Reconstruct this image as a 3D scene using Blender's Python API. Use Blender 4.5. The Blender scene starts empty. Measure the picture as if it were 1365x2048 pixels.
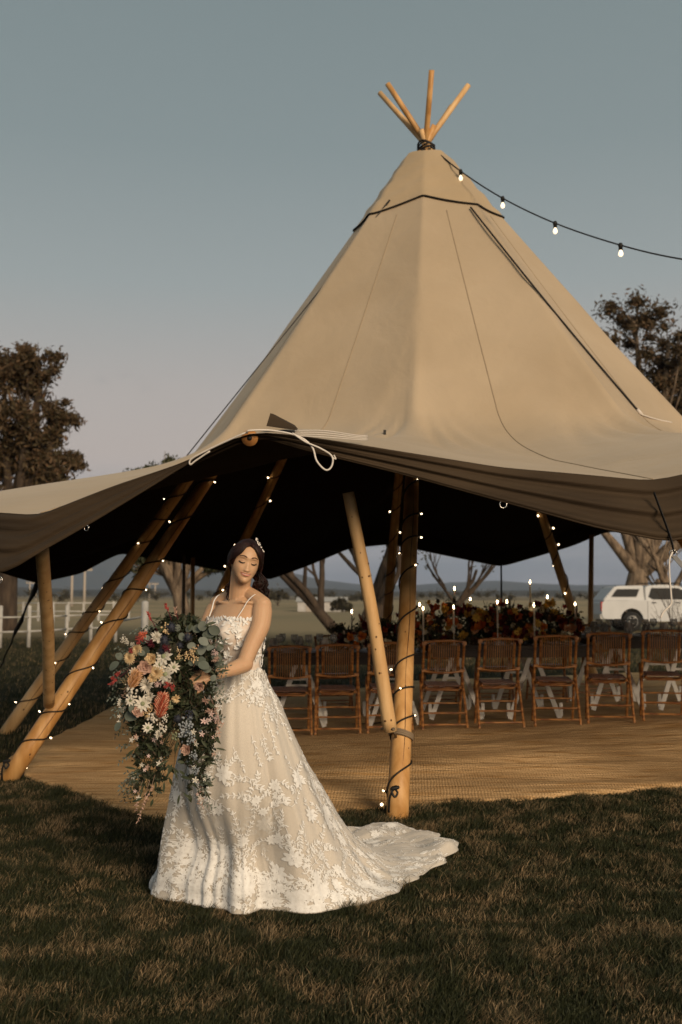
import bpy, bmesh, math, random
import numpy as np
from mathutils import Vector, Matrix, noise as mn
R = math.radians
PI = math.pi
random.seed(7); rng = np.random.default_rng(7)
SC = bpy.context.scene
COL = SC.collection

# ------------------------------------------------------------------ camera
CAMZ, F, TILT = 1.45, 1991.0, R(4.8)
cd = bpy.data.cameras.new('camera'); cam = bpy.data.objects.new('camera', cd); COL.objects.link(cam)
cam.location = (0, 0, CAMZ); cam.rotation_euler = (R(90) + TILT, 0, 0)
cd.sensor_fit = 'HORIZONTAL'; cd.sensor_width = 24.0; cd.lens = F * 24.0 / 1365
cd.clip_start = 0.1; cd.clip_end = 20000
cd.dof.use_dof = True; cd.dof.focus_distance = 4.65; cd.dof.aperture_fstop = 3.2
SC.camera = cam
SC.render.resolution_x, SC.render.resolution_y = 682, 1024

# ------------------------------------------------------------------ world and sun
SUN_EL, SUN_AZ = R(20), R(27)         # behind the camera, a little to the right
w = bpy.data.worlds.new('World'); SC.world = w; w.use_nodes = True
nt = w.node_tree; nt.nodes.clear()
def N(t, **k):
    n = nt.nodes.new(t)
    for a, b in k.items(): setattr(n, a, b)
    return n
out = N('ShaderNodeOutputWorld')
tc = N('ShaderNodeTexCoord'); sep = N('ShaderNodeSeparateXYZ'); nt.links.new(tc.outputs['Generated'], sep.inputs[0])
ramp = N('ShaderNodeValToRGB'); nt.links.new(sep.outputs['Z'], ramp.inputs[0])
stops = [(0.0, (.24, .24, .27)), (.035, (.20, .23, .265)), (.075, (.27, .27, .295)), (.13, (.43, .365, .335)), (.20, (.385, .345, .32)),
         (.30, (.275, .300, .295)), (.42, (.202, .240, .240)), (.60, (.160, .200, .202)), (1.0, (.14, .17, .17))]
el = ramp.color_ramp.elements
el[0].position = 0; el[0].color = (*stops[0][1], 1); el[1].position = 1; el[1].color = (*stops[-1][1], 1)
for p, c in stops[1:-1]:
    e = el.new(p); e.color = (*c, 1)
# thin banded cloud low over the hills and a wisp or two higher up
mp = N('ShaderNodeMapping'); mp.inputs['Scale'].default_value = (3.0, 3.0, 26.0); nt.links.new(tc.outputs['Generated'], mp.inputs[0])
cn = N('ShaderNodeTexNoise'); cn.inputs['Scale'].default_value = 1.3; cn.inputs['Detail'].default_value = 6; nt.links.new(mp.outputs[0], cn.inputs[0])
cr = N('ShaderNodeMapRange'); cr.inputs[1].default_value = .42; cr.inputs[2].default_value = .66; nt.links.new(cn.outputs[0], cr.inputs[0])
lowm = N('ShaderNodeMapRange'); lowm.inputs[1].default_value = .14; lowm.inputs[2].default_value = .05; nt.links.new(sep.outputs['Z'], lowm.inputs[0])
mm = N('ShaderNodeMath', operation='MULTIPLY'); nt.links.new(cr.outputs[0], mm.inputs[0]); nt.links.new(lowm.outputs[0], mm.inputs[1])
mx = N('ShaderNodeMix', data_type='RGBA'); nt.links.new(mm.outputs[0], mx.inputs[0]); nt.links.new(ramp.outputs[0], mx.inputs[6]); mx.inputs[7].default_value = (.36, .35, .37, 1)
# one torn scrap of cloud at the left, above the trees
cdir = Vector(((245 - 682.5) / 1991, 1.0, (1192 - 762) / 1991)).normalized()
vd = N('ShaderNodeVectorMath', operation='SUBTRACT'); nt.links.new(tc.outputs['Generated'], vd.inputs[0]); vd.inputs[1].default_value = cdir
vm = N('ShaderNodeMapping'); vm.inputs['Rotation'].default_value = (0, R(38), 0); vm.inputs['Scale'].default_value = (1, .4, 3.0); nt.links.new(vd.outputs[0], vm.inputs[0])
vl = N('ShaderNodeVectorMath', operation='LENGTH'); nt.links.new(vm.outputs[0], vl.inputs[0])
cm = N('ShaderNodeMapRange'); cm.inputs[1].default_value = .036; cm.inputs[2].default_value = .0; nt.links.new(vl.outputs['Value'], cm.inputs[0])
wn = N('ShaderNodeTexNoise'); wn.inputs['Scale'].default_value = 55; wn.inputs['Detail'].default_value = 5; nt.links.new(tc.outputs['Generated'], wn.inputs[0])
wr = N('ShaderNodeMapRange'); wr.inputs[1].default_value = .42; wr.inputs[2].default_value = .68; wr.inputs[4].default_value = .75; nt.links.new(wn.outputs[0], wr.inputs[0])
wm_ = N('ShaderNodeMath', operation='MULTIPLY'); nt.links.new(cm.outputs[0], wm_.inputs[0]); nt.links.new(wr.outputs[0], wm_.inputs[1])
mx2 = N('ShaderNodeMix', data_type='RGBA'); nt.links.new(wm_.outputs[0], mx2.inputs[0]); nt.links.new(mx.outputs[2], mx2.inputs[6]); mx2.inputs[7].default_value = (.20, .19, .20, 1)
b1 = N('ShaderNodeBackground'); nt.links.new(mx2.outputs[2], b1.inputs[0]); b1.inputs[1].default_value = 1.0
sky = N('ShaderNodeTexSky', sky_type='NISHITA'); sky.sun_disc = False; sky.sun_elevation = SUN_EL; sky.sun_rotation = PI - SUN_AZ
sky.air_density = 1.4; sky.dust_density = 3
b2 = N('ShaderNodeBackground'); nt.links.new(sky.outputs[0], b2.inputs[0]); b2.inputs[1].default_value = .05
ms = N('ShaderNodeMixShader'); ms.inputs[0].default_value = .12
nt.links.new(b1.outputs[0], ms.inputs[1]); nt.links.new(b2.outputs[0], ms.inputs[2]); nt.links.new(ms.outputs[0], out.inputs[0])

sd = bpy.data.lights.new('sun', 'SUN'); sd.energy = 3.2; sd.angle = R(26); sd.color = (1, .78, .54)
sun = bpy.data.objects.new('sun', sd); COL.objects.link(sun)
sdir = Vector((math.sin(SUN_AZ) * math.cos(SUN_EL), -math.cos(SUN_AZ) * math.cos(SUN_EL), math.sin(SUN_EL)))
sun.rotation_euler = sdir.to_track_quat('Z', 'Y').to_euler(); sun.location = (4, -12, 6)

vs = SC.view_settings; vs.view_transform = 'Standard'; vs.look = 'None'; vs.exposure = 0.36; vs.gamma = 1.0; vs.use_curve_mapping = False
SC.render.engine = 'CYCLES'; SC.cycles.use_denoising = True; SC.cycles.max_bounces = 6; SC.cycles.diffuse_bounces = 3
SC.cycles.transparent_max_bounces = 12; SC.cycles.sample_clamp_indirect = 4; SC.cycles.caustics_reflective = False; SC.cycles.caustics_refractive = False
SC.cycles.volume_bounces = 0

# ------------------------------------------------------------------ pixel <-> place helpers (distance measured along the ground)
def at(px, py, Y):
    u = (px - 682.5) / F; v = (1024 - py) / F
    dy = math.cos(TILT) - v * math.sin(TILT); dz = math.sin(TILT) + v * math.cos(TILT)
    t = Y / dy
    return Vector((u * t, Y, CAMZ + dz * t))
def gp(px, py, z=0.0):
    v = (1024 - py) / F
    dy = math.cos(TILT) - v * math.sin(TILT); dz = math.sin(TILT) + v * math.cos(TILT)
    t = (z - CAMZ) / dz
    return Vector(((px - 682.5) / F * t, dy * t, z))

# ------------------------------------------------------------------ materials
def mat(name, col, rough=.7, col2=None, nscale=8, stretch=(1, 1, 1), bump=0, bscale=None, spec=.3, island=None, sheen=0,
        metal=0, emit=None, estr=0, trans=0, coord='Object', contrast=(.35, .65), sss=0, alpha=1, translucent=0, bdist=.01):
    m = bpy.data.materials.new(name); m.use_nodes = True
    t = m.node_tree; b = t.nodes['Principled BSDF']; L = t.links.new
    b.inputs['Roughness'].default_value = rough; b.inputs['Specular IOR Level'].default_value = spec
    b.inputs['Metallic'].default_value = metal; b.inputs['Base Color'].default_value = (*col, 1)
    if alpha < 1: b.inputs['Alpha'].default_value = alpha
    if trans: b.inputs['Transmission Weight'].default_value = trans
    if sheen: b.inputs['Sheen Weight'].default_value = sheen
    if sss:
        b.inputs['Subsurface Weight'].default_value = sss; b.inputs['Subsurface Scale'].default_value = .01
        b.inputs['Subsurface Radius'].default_value = (1, .35, .2)
    tcn = t.nodes.new('ShaderNodeTexCoord'); mpn = t.nodes.new('ShaderNodeMapping'); mpn.inputs['Scale'].default_value = stretch
    L(tcn.outputs[coord], mpn.inputs[0])
    last = None
    if col2 is not None:
        n = t.nodes.new('ShaderNodeTexNoise'); n.inputs['Scale'].default_value = nscale; n.inputs['Detail'].default_value = 6; L(mpn.outputs[0], n.inputs[0])
        r = t.nodes.new('ShaderNodeMapRange'); r.inputs[1].default_value, r.inputs[2].default_value = contrast; L(n.outputs[0], r.inputs[0])
        mixn = t.nodes.new('ShaderNodeMix'); mixn.data_type = 'RGBA'; L(r.outputs[0], mixn.inputs[0])
        mixn.inputs[6].default_value = (*col, 1); mixn.inputs[7].default_value = (*col2, 1); last = mixn.outputs[2]
    if island:                       # each leaf or blade of its own shade
        g = t.nodes.new('ShaderNodeNewGeometry'); rr = t.nodes.new('ShaderNodeValToRGB'); L(g.outputs['Random Per Island'], rr.inputs[0])
        e = rr.color_ramp.elements; e[0].color = (*island[0], 1); e[1].color = (*island[-1], 1)
        for i, c in enumerate(island[1:-1]):
            x = e.new((i + 1) / (len(island) - 1)); x.color = (*c, 1)
        if last is not None:
            m2 = t.nodes.new('ShaderNodeMix'); m2.data_type = 'RGBA'; m2.inputs[0].default_value = .5; L(last, m2.inputs[6]); L(rr.outputs[0], m2.inputs[7]); last = m2.outputs[2]
        else: last = rr.outputs[0]
    if last is not None: L(last, b.inputs['Base Color'])
    if bump:
        bn = t.nodes.new('ShaderNodeTexNoise'); bn.inputs['Scale'].default_value = bscale or nscale * 3; bn.inputs['Detail'].default_value = 5; L(mpn.outputs[0], bn.inputs[0])
        bp = t.nodes.new('ShaderNodeBump'); bp.inputs['Strength'].default_value = bump; bp.inputs['Distance'].default_value = bdist
        L(bn.outputs[0], bp.inputs['Height']); L(bp.outputs[0], b.inputs['Normal'])
    if emit:
        b.inputs['Emission Color'].default_value = (*emit, 1); b.inputs['Emission Strength'].default_value = estr
    if translucent:
        tr = t.nodes.new('ShaderNodeBsdfTranslucent'); ms_ = t.nodes.new('ShaderNodeMixShader'); ms_.inputs[0].default_value = translucent
        if last is not None: L(last, tr.inputs[0])
        else: tr.inputs[0].default_value = (*col, 1)
        o = t.nodes['Material Output']; L(b.outputs[0], ms_.inputs[1]); L(tr.outputs[0], ms_.inputs[2]); L(ms_.outputs[0], o.inputs[0])
    return m

# ------------------------------------------------------------------ mesh helpers
class MB:
    def __init__(s): s.v = []; s.f = []; s.m = []; s.cur = 0
    def add(s, v, f):
        o = len(s.v); s.v.extend([tuple(p) for p in v]); s.f.extend([tuple(i + o for i in q) for q in f]); s.m.extend([s.cur] * len(f))
    def tube(s, pts, rad, n=8, cap=True, flat=None):
        pts = [Vector(p) for p in pts]; k = len(pts)
        if not hasattr(rad, '__len__'): rad = [rad] * k
        T = []
        for i in range(k):
            d = pts[min(i + 1, k - 1)] - pts[max(i - 1, 0)]
            T.append(d.normalized() if d.length > 1e-9 else Vector((0, 0, 1)))
        ref = Vector((0, 0, 1)) if abs(T[0].z) < .9 else Vector((1, 0, 0))
        u = T[0].cross(ref).normalized(); vs_ = []; fs = []
        for i in range(k):
            u = (u - T[i] * u.dot(T[i])); u = u.normalized() if u.length > 1e-6 else T[i].orthogonal().normalized()
            v = T[i].cross(u)
            for j in range(n):
                a = 2 * PI * j / n
                vs_.append(pts[i] + (u * math.cos(a) + v * math.sin(a) * (flat or 1)) * rad[i])
        for i in range(k - 1):
            for j in range(n):
                a = i * n + j; b = i * n + (j + 1) % n
                fs.append((a, b, b + n, a + n))
        if cap:
            fs.append(tuple(range(n - 1, -1, -1))); fs.append(tuple(range((k - 1) * n, k * n)))
        s.add(vs_, fs)
    def capsule(s, pts, rad, n=12):      # tube with rounded ends
        pts = [Vector(p) for p in pts]; rad = list(rad) if hasattr(rad, '__len__') else [rad] * len(pts)
        d0 = (pts[0] - pts[1]).normalized(); d1 = (pts[-1] - pts[-2]).normalized()
        P = [pts[0] + d0 * rad[0] * c for c in (.98, .8, .45)] + pts + [pts[-1] + d1 * rad[-1] * c for c in (.45, .8, .98)]
        Q = [rad[0] * c for c in (.15, .6, .89)] + rad + [rad[-1] * c for c in (.89, .6, .15)]
        s.tube(P, Q, n)
    def box(s, c, d, rz=0):
        c = Vector(c); x, y, z = [q / 2 for q in d]; M = Matrix.Rotation(rz, 3, 'Z')
        v = [c + M @ Vector((a * x, b * y, e * z)) for e in (-1, 1) for b in (-1, 1) for a in (-1, 1)]
        s.add(v, [(0, 2, 3, 1), (4, 5, 7, 6), (0, 1, 5, 4), (2, 6, 7, 3), (0, 4, 6, 2), (1, 3, 7, 5)])
    def ball(s, c, r, n=8, m=6, sc=(1, 1, 1)):
        c = Vector(c); v = [c + Vector((0, 0, r * sc[2]))]; f = []
        for i in range(1, m):
            t = PI * i / m
            for j in range(n):
                a = 2 * PI * j / n
                v.append(c + Vector((r * sc[0] * math.sin(t) * math.cos(a), r * sc[1] * math.sin(t) * math.sin(a), r * sc[2] * math.cos(t))))
        v.append(c - Vector((0, 0, r * sc[2]))); L_ = len(v) - 1
        for j in range(n): f.append((0, 1 + j, 1 + (j + 1) % n)); f.append((L_, L_ - n + (j + 1) % n, L_ - n + j))
        for i in range(m - 2):
            for j in range(n):
                a = 1 + i * n + j; b = 1 + i * n + (j + 1) % n; f.append((a, a + n, b + n, b))
        s.add(v, f)
    def lathe(s, c, prof, n=14):
        c = Vector(c); v = []; f = []
        for r, z in prof:
            for j in range(n):
                a = 2 * PI * j / n; v.append(c + Vector((r * math.cos(a), r * math.sin(a), z)))
        for i in range(len(prof) - 1):
            for j in range(n):
                a = i * n + j; b = i * n + (j + 1) % n; f.append((a, b, b + n, a + n))
        s.add(v, f)
    def leaf(s, base, d, nrm, L_, W, curl=.15, shape=(0, .7, 1, .75, 0)):
        base = Vector(base); d = Vector(d).normalized(); nrm = Vector(nrm); side = d.cross(nrm)
        side = side.normalized() if side.length > 1e-6 else d.orthogonal().normalized(); n2 = side.cross(d).normalized()
        v = []; k = len(shape)
        for i, w_ in enumerate(shape):
            t = i / (k - 1); c = base + d * L_ * t - n2 * curl * L_ * t * t
            if w_ == 0: v.append([c])
            else: v.append([c - side * W * w_ / 2 + n2 * W * .12 * w_, c, c + side * W * w_ / 2 + n2 * W * .12 * w_])
        vv = []; idx = []
        for r_ in v:
            idx.append([len(vv) + q for q in range(len(r_))]); vv += r_
        f = []
        for i in range(k - 1):
            a, b = idx[i], idx[i + 1]
            if len(a) == 1 and len(b) == 3: f += [(a[0], b[1], b[0]), (a[0], b[2], b[1])]
            elif len(a) == 3 and len(b) == 1: f += [(a[0], a[1], b[0]), (a[1], a[2], b[0])]
            elif len(a) == 3: f += [(a[0], a[1], b[1], b[0]), (a[1], a[2], b[2], b[1])]
        s.add(vv, f)
    def build(s, name, m, parent=None, smooth=True, **props):
        me = bpy.data.meshes.new(name); me.from_pydata(s.v, [], s.f)
        for q in (m if isinstance(m, (list, tuple)) else [m]): me.materials.append(q)
        if any(s.m): me.polygons.foreach_set('material_index', s.m)
        if smooth: me.polygons.foreach_set('use_smooth', [True] * len(me.polygons))
        me.update()
        o = bpy.data.objects.new(name, me); COL.objects.link(o)
        if parent:
            o.parent = parent; o.matrix_parent_inverse = Matrix.Translation(-parent.location) if parent.rotation_euler.z == 0 else Matrix()
        for k_, v_ in props.items(): o[k_] = v_
        return o

def arr_mesh(name, V, Fq, m, parent=None, smooth=False, **props):
    """V (n,3) float array; Fq (k,c) int array, all faces with c corners"""
    me = bpy.data.meshes.new(name); V = np.asarray(V, np.float32); Fq = np.asarray(Fq, np.int32); c = Fq.shape[1]
    me.vertices.add(len(V)); me.vertices.foreach_set('co', V.ravel())
    me.loops.add(Fq.size); me.loops.foreach_set('vertex_index', Fq.ravel())
    me.polygons.add(len(Fq)); me.polygons.foreach_set('loop_start', np.arange(0, Fq.size, c, dtype=np.int32)); me.polygons.foreach_set('loop_total', np.full(len(Fq), c, np.int32))
    for q in (m if isinstance(m, (list, tuple)) else [m]): me.materials.append(q)
    me.update(calc_edges=True); me.validate()
    if smooth: me.polygons.foreach_set('use_smooth', np.ones(len(me.polygons), bool))
    o = bpy.data.objects.new(name, me); COL.objects.link(o)
    if parent: o.parent = parent; o.matrix_parent_inverse = Matrix.Translation(-parent.location)
    for k_, v_ in props.items(): o[k_] = v_
    return o
def grid_faces(nu, nv, wrap_u=False):
    f = []
    for i in range(nu if wrap_u else nu - 1):
        i2 = (i + 1) % nu
        for j in range(nv - 1): f.append((i * nv + j, i2 * nv + j, i2 * nv + j + 1, i * nv + j + 1))
    return f
def empty(name, loc, label, cat, group=None, rz=0):
    o = bpy.data.objects.new(name, None); COL.objects.link(o); o.location = loc; o.rotation_euler = (0, 0, rz); o.empty_display_size = .2
    o['label'] = label; o['category'] = cat
    if group: o['group'] = group
    return o
def tag(o, label, cat, group=None):
    o['label'] = label; o['category'] = cat
    if group: o['group'] = group
    return o
def copy_tree(o, parent=None):
    c = o.copy(); COL.objects.link(c)
    if parent: c.parent = parent; c.matrix_parent_inverse = o.matrix_parent_inverse.copy()
    for ch in list(o.children): copy_tree(ch, c)
    return c
def catmull(P, n):
    P = [Vector(p) for p in P]; out_ = []
    Q = [2 * P[0] - P[1]] + P + [2 * P[-1] - P[-2]]
    for i in range(1, len(Q) - 2):
        for k in range(n):
            t = k / n; a, b, c, d = Q[i - 1], Q[i], Q[i + 1], Q[i + 2]
            out_.append(.5 * ((2 * b) + (c - a) * t + (2 * a - 5 * b + 4 * c - d) * t * t + (3 * b - a - 3 * c + d) * t ** 3))
    out_.append(P[-1]); return out_
def rv(s=1): return Vector((random.gauss(0, 1), random.gauss(0, 1), random.gauss(0, 1))).normalized() * s
# ================================================================== THE SETTING
def vnoise(x, y, s, seed=0):
    x = np.asarray(x, float) * s + seed * 17.3; y = np.asarray(y, float) * s + seed * 9.1
    xi = np.floor(x).astype(int); yi = np.floor(y).astype(int); fx = x - xi; fy = y - yi
    fx = fx * fx * (3 - 2 * fx); fy = fy * fy * (3 - 2 * fy)
    def h(a, b): q = np.sin(a * 127.1 + b * 311.7 + seed * 74.7) * 43758.5453; return q - np.floor(q)
    return (h(xi, yi) * (1 - fx) + h(xi + 1, yi) * fx) * (1 - fy) + (h(xi, yi + 1) * (1 - fx) + h(xi + 1, yi + 1) * fx) * fy
def gz(x, y):
    near = np.clip((np.hypot(x, np.asarray(y) - 6) - 9) / 30, 0, 1)
    x_ = np.asarray(x, float); y_ = np.asarray(y, float)
    rise = .043 * np.clip(x_ + .45, 0, 5) * np.clip((y_ - 8.2) / 1.9, 0, 1) ** 1.5 * (1 - np.clip((y_ - 13) / 12, 0, 1)) * (1 - np.clip((x_ - 6) / 12, 0, 1))
    return rise + near * (vnoise(x, y, .05, 3) - .5) * .5 + (vnoise(x, y, .9, 5) - .5) * .03 * (1 - near)

# ground: one sheet reaching to the horizon, finer near the tent
def axis(lim, n, p): t = np.linspace(-1, 1, n); return np.sign(t) * np.abs(t) ** p * lim
gx = axis(9000, 210, 4.5); gy = axis(9000, 230, 4.5) + 8
X, Y = np.meshgrid(gx, gy, indexing='ij'); Z = gz(X, Y)
Vg = np.stack([X, Y, Z], -1).reshape(-1, 3); Fg = np.array(grid_faces(len(gx), len(gy)))
gm = bpy.data.materials.new('field_ground'); gm.use_nodes = True
t = gm.node_tree; b = t.nodes['Principled BSDF']; L = t.links.new; b.inputs['Roughness'].default_value = .95; b.inputs['Specular IOR Level'].default_value = .05
tcg = t.nodes.new('ShaderNodeTexCoord'); sx = t.nodes.new('ShaderNodeSeparateXYZ'); L(tcg.outputs['Object'], sx.inputs[0])
def noise_node(scale, detail=5, vec=None):
    n = t.nodes.new('ShaderNodeTexNoise'); n.inputs['Scale'].default_value = scale; n.inputs['Detail'].default_value = detail; L(vec or tcg.outputs['Object'], n.inputs[0]); return n
def mixc(f, a, c):
    m = t.nodes.new('ShaderNodeMix'); m.data_type = 'RGBA'
    L(f, m.inputs[0]) if not isinstance(f, float) else None
    if isinstance(f, float): m.inputs[0].default_value = f
    for i, q in ((6, a), (7, c)):
        if isinstance(q, tuple): m.inputs[i].default_value = (*q, 1)
        else: L(q, m.inputs[i])
    return m.outputs[2]
def mr(v, a, b_, lo=0., hi=1.):
    m = t.nodes.new('ShaderNodeMapRange'); L(v, m.inputs[0]); m.inputs[1].default_value = a; m.inputs[2].default_value = b_; m.inputs[3].default_value = lo; m.inputs[4].default_value = hi; return m.outputs[0]
lawn = mixc(mr(noise_node(1.2, 8).outputs[0], .4, .62), (.018, .020, .010), (.05, .042, .024))
n2 = noise_node(.03, 6)
dry = mixc(mr(n2.outputs[0], .4, .6), (.30, .24, .15), (.22, .19, .12))
addn = t.nodes.new('ShaderNodeMath'); addn.operation = 'MULTIPLY_ADD'; L(noise_node(.09, 3).outputs[0], addn.inputs[0]); addn.inputs[1].default_value = 14; L(sx.outputs['Y'], addn.inputs[2])
c1 = mixc(mr(addn.outputs[0], 38, 50), lawn, dry)
n3 = noise_node(.004, 8)
c2 = mixc(mr(n3.outputs[0], .5, .56), (.20, .165, .11), (.075, .07, .055))
c3 = mixc(mr(sx.outputs['Y'], 260, 420), c1, c2)
L(c3, b.inputs['Base Color'])
bp = t.nodes.new('ShaderNodeBump'); bp.inputs['Strength'].default_value = .7; bp.inputs['Distance'].default_value = .05; L(noise_node(14, 6).outputs[0], bp.inputs['Height']); L(bp.outputs[0], b.inputs['Normal'])
ground = arr_mesh('ground', Vg, Fg, gm, smooth=True, kind='structure')

# far hills
def hills(name, dist, pts, depth, m, seed, rough=1.0, rise=0):
    """pts: (px,py) skyline seen from the lawn at the distance dist"""
    xs, zs = [], []
    for px, py in pts: p = at(px, py, dist); xs.append(p.x); zs.append(p.z)
    n, k = 260, 22; x = np.linspace(xs[0], xs[-1], n); zc = np.interp(x, xs, zs)
    V = []
    for j in range(k):
        tt = j / (k - 1) * 2 - 1; prof = max(0, 1 - abs(tt)) ** .8
        y = dist + tt * depth
        nz = sum((vnoise(x, np.full(n, y), f / dist, seed + q) - .5) * a for q, (f, a) in enumerate(((14, .10), (40, .05), (110, .025))))
        zz = zc * prof * (1 + (nz * 4 * (1 - prof)) * .5) + nz * zc * .35 * rough
        V.append(np.stack([x, np.full(n, y), np.where(prof > 0, np.maximum(zz, -1), -2)], -1))
    V = np.stack(V, 1).reshape(-1, 3)
    return arr_mesh(name, V, np.array(grid_faces(n, k)), m, smooth=True, kind='structure')
m_hill = mat('forested_hill', (.030, .040, .036), .95, (.060, .062, .048), .004, bump=.6, bscale=.03, bdist=6, spec=0)
m_hill2 = mat('dry_hill', (.085, .075, .055), .95, (.040, .045, .036), .006, bump=.5, bscale=.05, bdist=4, spec=0)
hills('mountains', 6200, [(-1800, 1160), (-900, 1140), (-300, 1150), (0, 1135), (120, 1112), (230, 1098), (320, 1112), (420, 1136), (500, 1150), (560, 1146), (590, 1145), (640, 1158), (720, 1168), (820, 1170), (900, 1164), (990, 1160), (1060, 1166), (1160, 1170), (1300, 1168), (1500, 1166), (2200, 1150), (3200, 1160)], 1500, m_hill, 1)
hills('low_hills', 2400, [(-2600, 1180), (-800, 1172), (-100, 1168), (60, 1174), (170, 1180), (300, 1176), (450, 1182), (600, 1174), (760, 1184), (900, 1182), (1100, 1180), (1300, 1184), (2500, 1175), (3600, 1180)], 700, m_hill2, 7)

# ------------------------------------------------------------------ trees
m_bark = mat('gum_bark', (.24, .18, .125), .9, (.08, .058, .042), 3.0, stretch=(2, 2, .5), bump=.8, bscale=9, bdist=.05)
m_barkd = mat('dark_bark', (.065, .046, .032), .9, (.028, .02, .015), 3.0, stretch=(2, 2, .5), bump=.8, bscale=9, bdist=.05)
LEAFC = ((.045, .036, .018), (.085, .052, .026), (.075, .060, .030), (.15, .085, .045))
m_leaf = mat('gum_leaves', LEAFC[0], .7, island=LEAFC, translucent=.25)
m_leafg = mat('green_leaves', (.04, .05, .025), .7, island=((.030, .036, .018), (.06, .065, .03), (.085, .08, .04)), translucent=.25)
def leaf_cloud(cent, rad, n_each, size, seed):
    r = np.random.default_rng(seed); C_ = []
    for (c, q, k) in zip(cent, rad, n_each):
        d = r.normal(size=(k, 3)); d /= np.linalg.norm(d, axis=1)[:, None]
        rr = np.minimum(np.abs(r.normal(0, .58, k)), 1.35); C_.append(np.array(c) + d * rr[:, None] * np.array([q, q, q * .75]))
    P = np.concatenate(C_); n = len(P)
    a = r.normal(size=(n, 3)); a[:, 2] -= .5; a /= np.linalg.norm(a, axis=1)[:, None]
    b_ = np.cross(a, r.normal(size=(n, 3))); b_ /= np.linalg.norm(b_, axis=1)[:, None]
    s = size * (.6 + .8 * r.random(n))[:, None]
    V = np.stack([P - a * s, P + b_ * s * .33, P + a * s, P - b_ * s * .33], 1).reshape(-1, 3)
    return V, np.arange(4 * n).reshape(-1, 4)
def grow(mb, p, d, L_, r, depth, tips, rnd, spread=.55, up=.1, segs=5, kids=(2, 3), gn=6):
    pts = [p]; rr = [r]; q = p; dd = d.normalized()
    for i in range(segs):
        dd = (dd + Vector((rnd.gauss(0, .14), rnd.gauss(0, .14), rnd.gauss(0, .10) + up * .3))).normalized()
        q = q + dd * L_ / segs; pts.append(q); rr.append(r * (1 - .45 * (i + 1) / segs))
    mb.tube(pts, rr, gn if depth > 1 else max(4, gn - 2), cap=depth < 2)
    tips.append((q, L_))
    if depth <= 0: return
    for k in range(rnd.randint(*kids)):
        j = rnd.randint(2, segs); s = pts[j]
        ax = dd.orthogonal().normalized(); ax.rotate(Matrix.Rotation(rnd.uniform(0, 2 * PI), 3, dd))
        nd = (dd + ax * spread * rnd.uniform(.7, 1.5) + Vector((0, 0, up))).normalized()
        grow(mb, s, nd, L_ * rnd.uniform(.62, .85), rr[j] * rnd.uniform(.55, .8), depth - 1, tips, rnd, spread, up, segs, kids, gn)
def tree(label, loc, H, lean, crowns, tr, seed, n_leaf=14000, lsize=.11, lm=None, bm=None, limbs=4, name='gum_tree', fork=.3, group=None):
    """crowns: list of (dx,dz,r) leaf clumps relative to the foot; limbs reach to them"""
    rnd = random.Random(seed); loc = Vector(loc); loc.z = float(gz(loc.x, loc.y)) - .1
    root = empty(name, loc, label, 'tree', group)
    mb = MB(); fk = loc + Vector((lean, 0, H * fork))
    pts = catmull([loc, loc + Vector((lean * .3, 0, H * fork * .5)), fk], 5)
    mb.tube(pts, [tr * (1.25 - .5 * i / (len(pts) - 1)) for i in range(len(pts))], 12)
    cent, rad = [], []
    for (dx, dz, r) in crowns:
        dy = rnd.uniform(-1, 1) * r; c = loc + Vector((dx, dy, dz))
        for q in range(13):
            o = rv(r * rnd.uniform(.3, 1.05)); o.z *= .8; cent.append(c + o); rad.append(r * rnd.uniform(.22, .55))
        mid = (fk + c) / 2 + Vector((rnd.uniform(-.4, .4), rnd.uniform(-.4, .4), -.1 * r))
        P = catmull([fk - Vector((0, 0, .3)), mid, c], 6)
        mb.tube(P, [tr * .55 * (1 - .75 * i / (len(P) - 1)) for i in range(len(P))], 8)
        for q in range(5):
            s = P[rnd.randint(6, len(P) - 1)]; e = c + rv(r * .9); mb.tube(catmull([s, (s + e) / 2 + rv(.15 * r), e], 3), [tr * .14, tr * .12, tr * .10, tr * .08, tr * .06, tr * .05, tr * .03], 5)
    mb.build('trunk', bm or m_bark, root)
    vol = [r ** 2 for r in rad]; k = [max(20, int(n_leaf * v / sum(vol))) for v in vol]
    V, Fq = leaf_cloud(cent, rad, k, lsize, seed)
    arr_mesh('crown', V, Fq, lm or m_leaf, root)
    return root
def T(px, d): return (at(px, 1192, d).x, d, 0)
tree('tall brown-leaved gum tree rising above the left brim of the tent', T(10, 40), 13.2, .2,
     [(-.3, 11.0, 1.5), (.9, 10.2, 1.4), (-2.0, 10.2, 1.8), (-1.2, 8.6, 1.9), (1.2, 8.3, 1.5), (1.7, 9.0, .9), (2.4, 6.9, .8), (2.8, 4.8, 1.0), (1.2, 10.9, .9), (-2.4, 6.8, 2.0), (.4, 6.8, 1.7), (1.4, 6.2, 1.4), (-.8, 5.6, 1.8), (2.4, 5.4, 1.1), (-4, 8, 2), (-4.2, 5.5, 2)], .42, 11, 85000, .13, bm=m_barkd)
tree('gum tree seen behind the bride between the tent poles, its crown topping the brim', T(372, 34), 6.4, -.3,
     [(-.6, 5.9, .75), (.4, 5.7, .7), (-1.5, 5.5, .7), (1.2, 5.2, .8), (-2.0, 4.9, .6), (.0, 4.8, 1.0), (.9, 2.9, .7), (-1.0, 3.2, .7), (1.5, 2.7, .5), (-1.5, 2.6, .5)], .28, 12, 30000, .09, lm=m_leafg, fork=.30)
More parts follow.
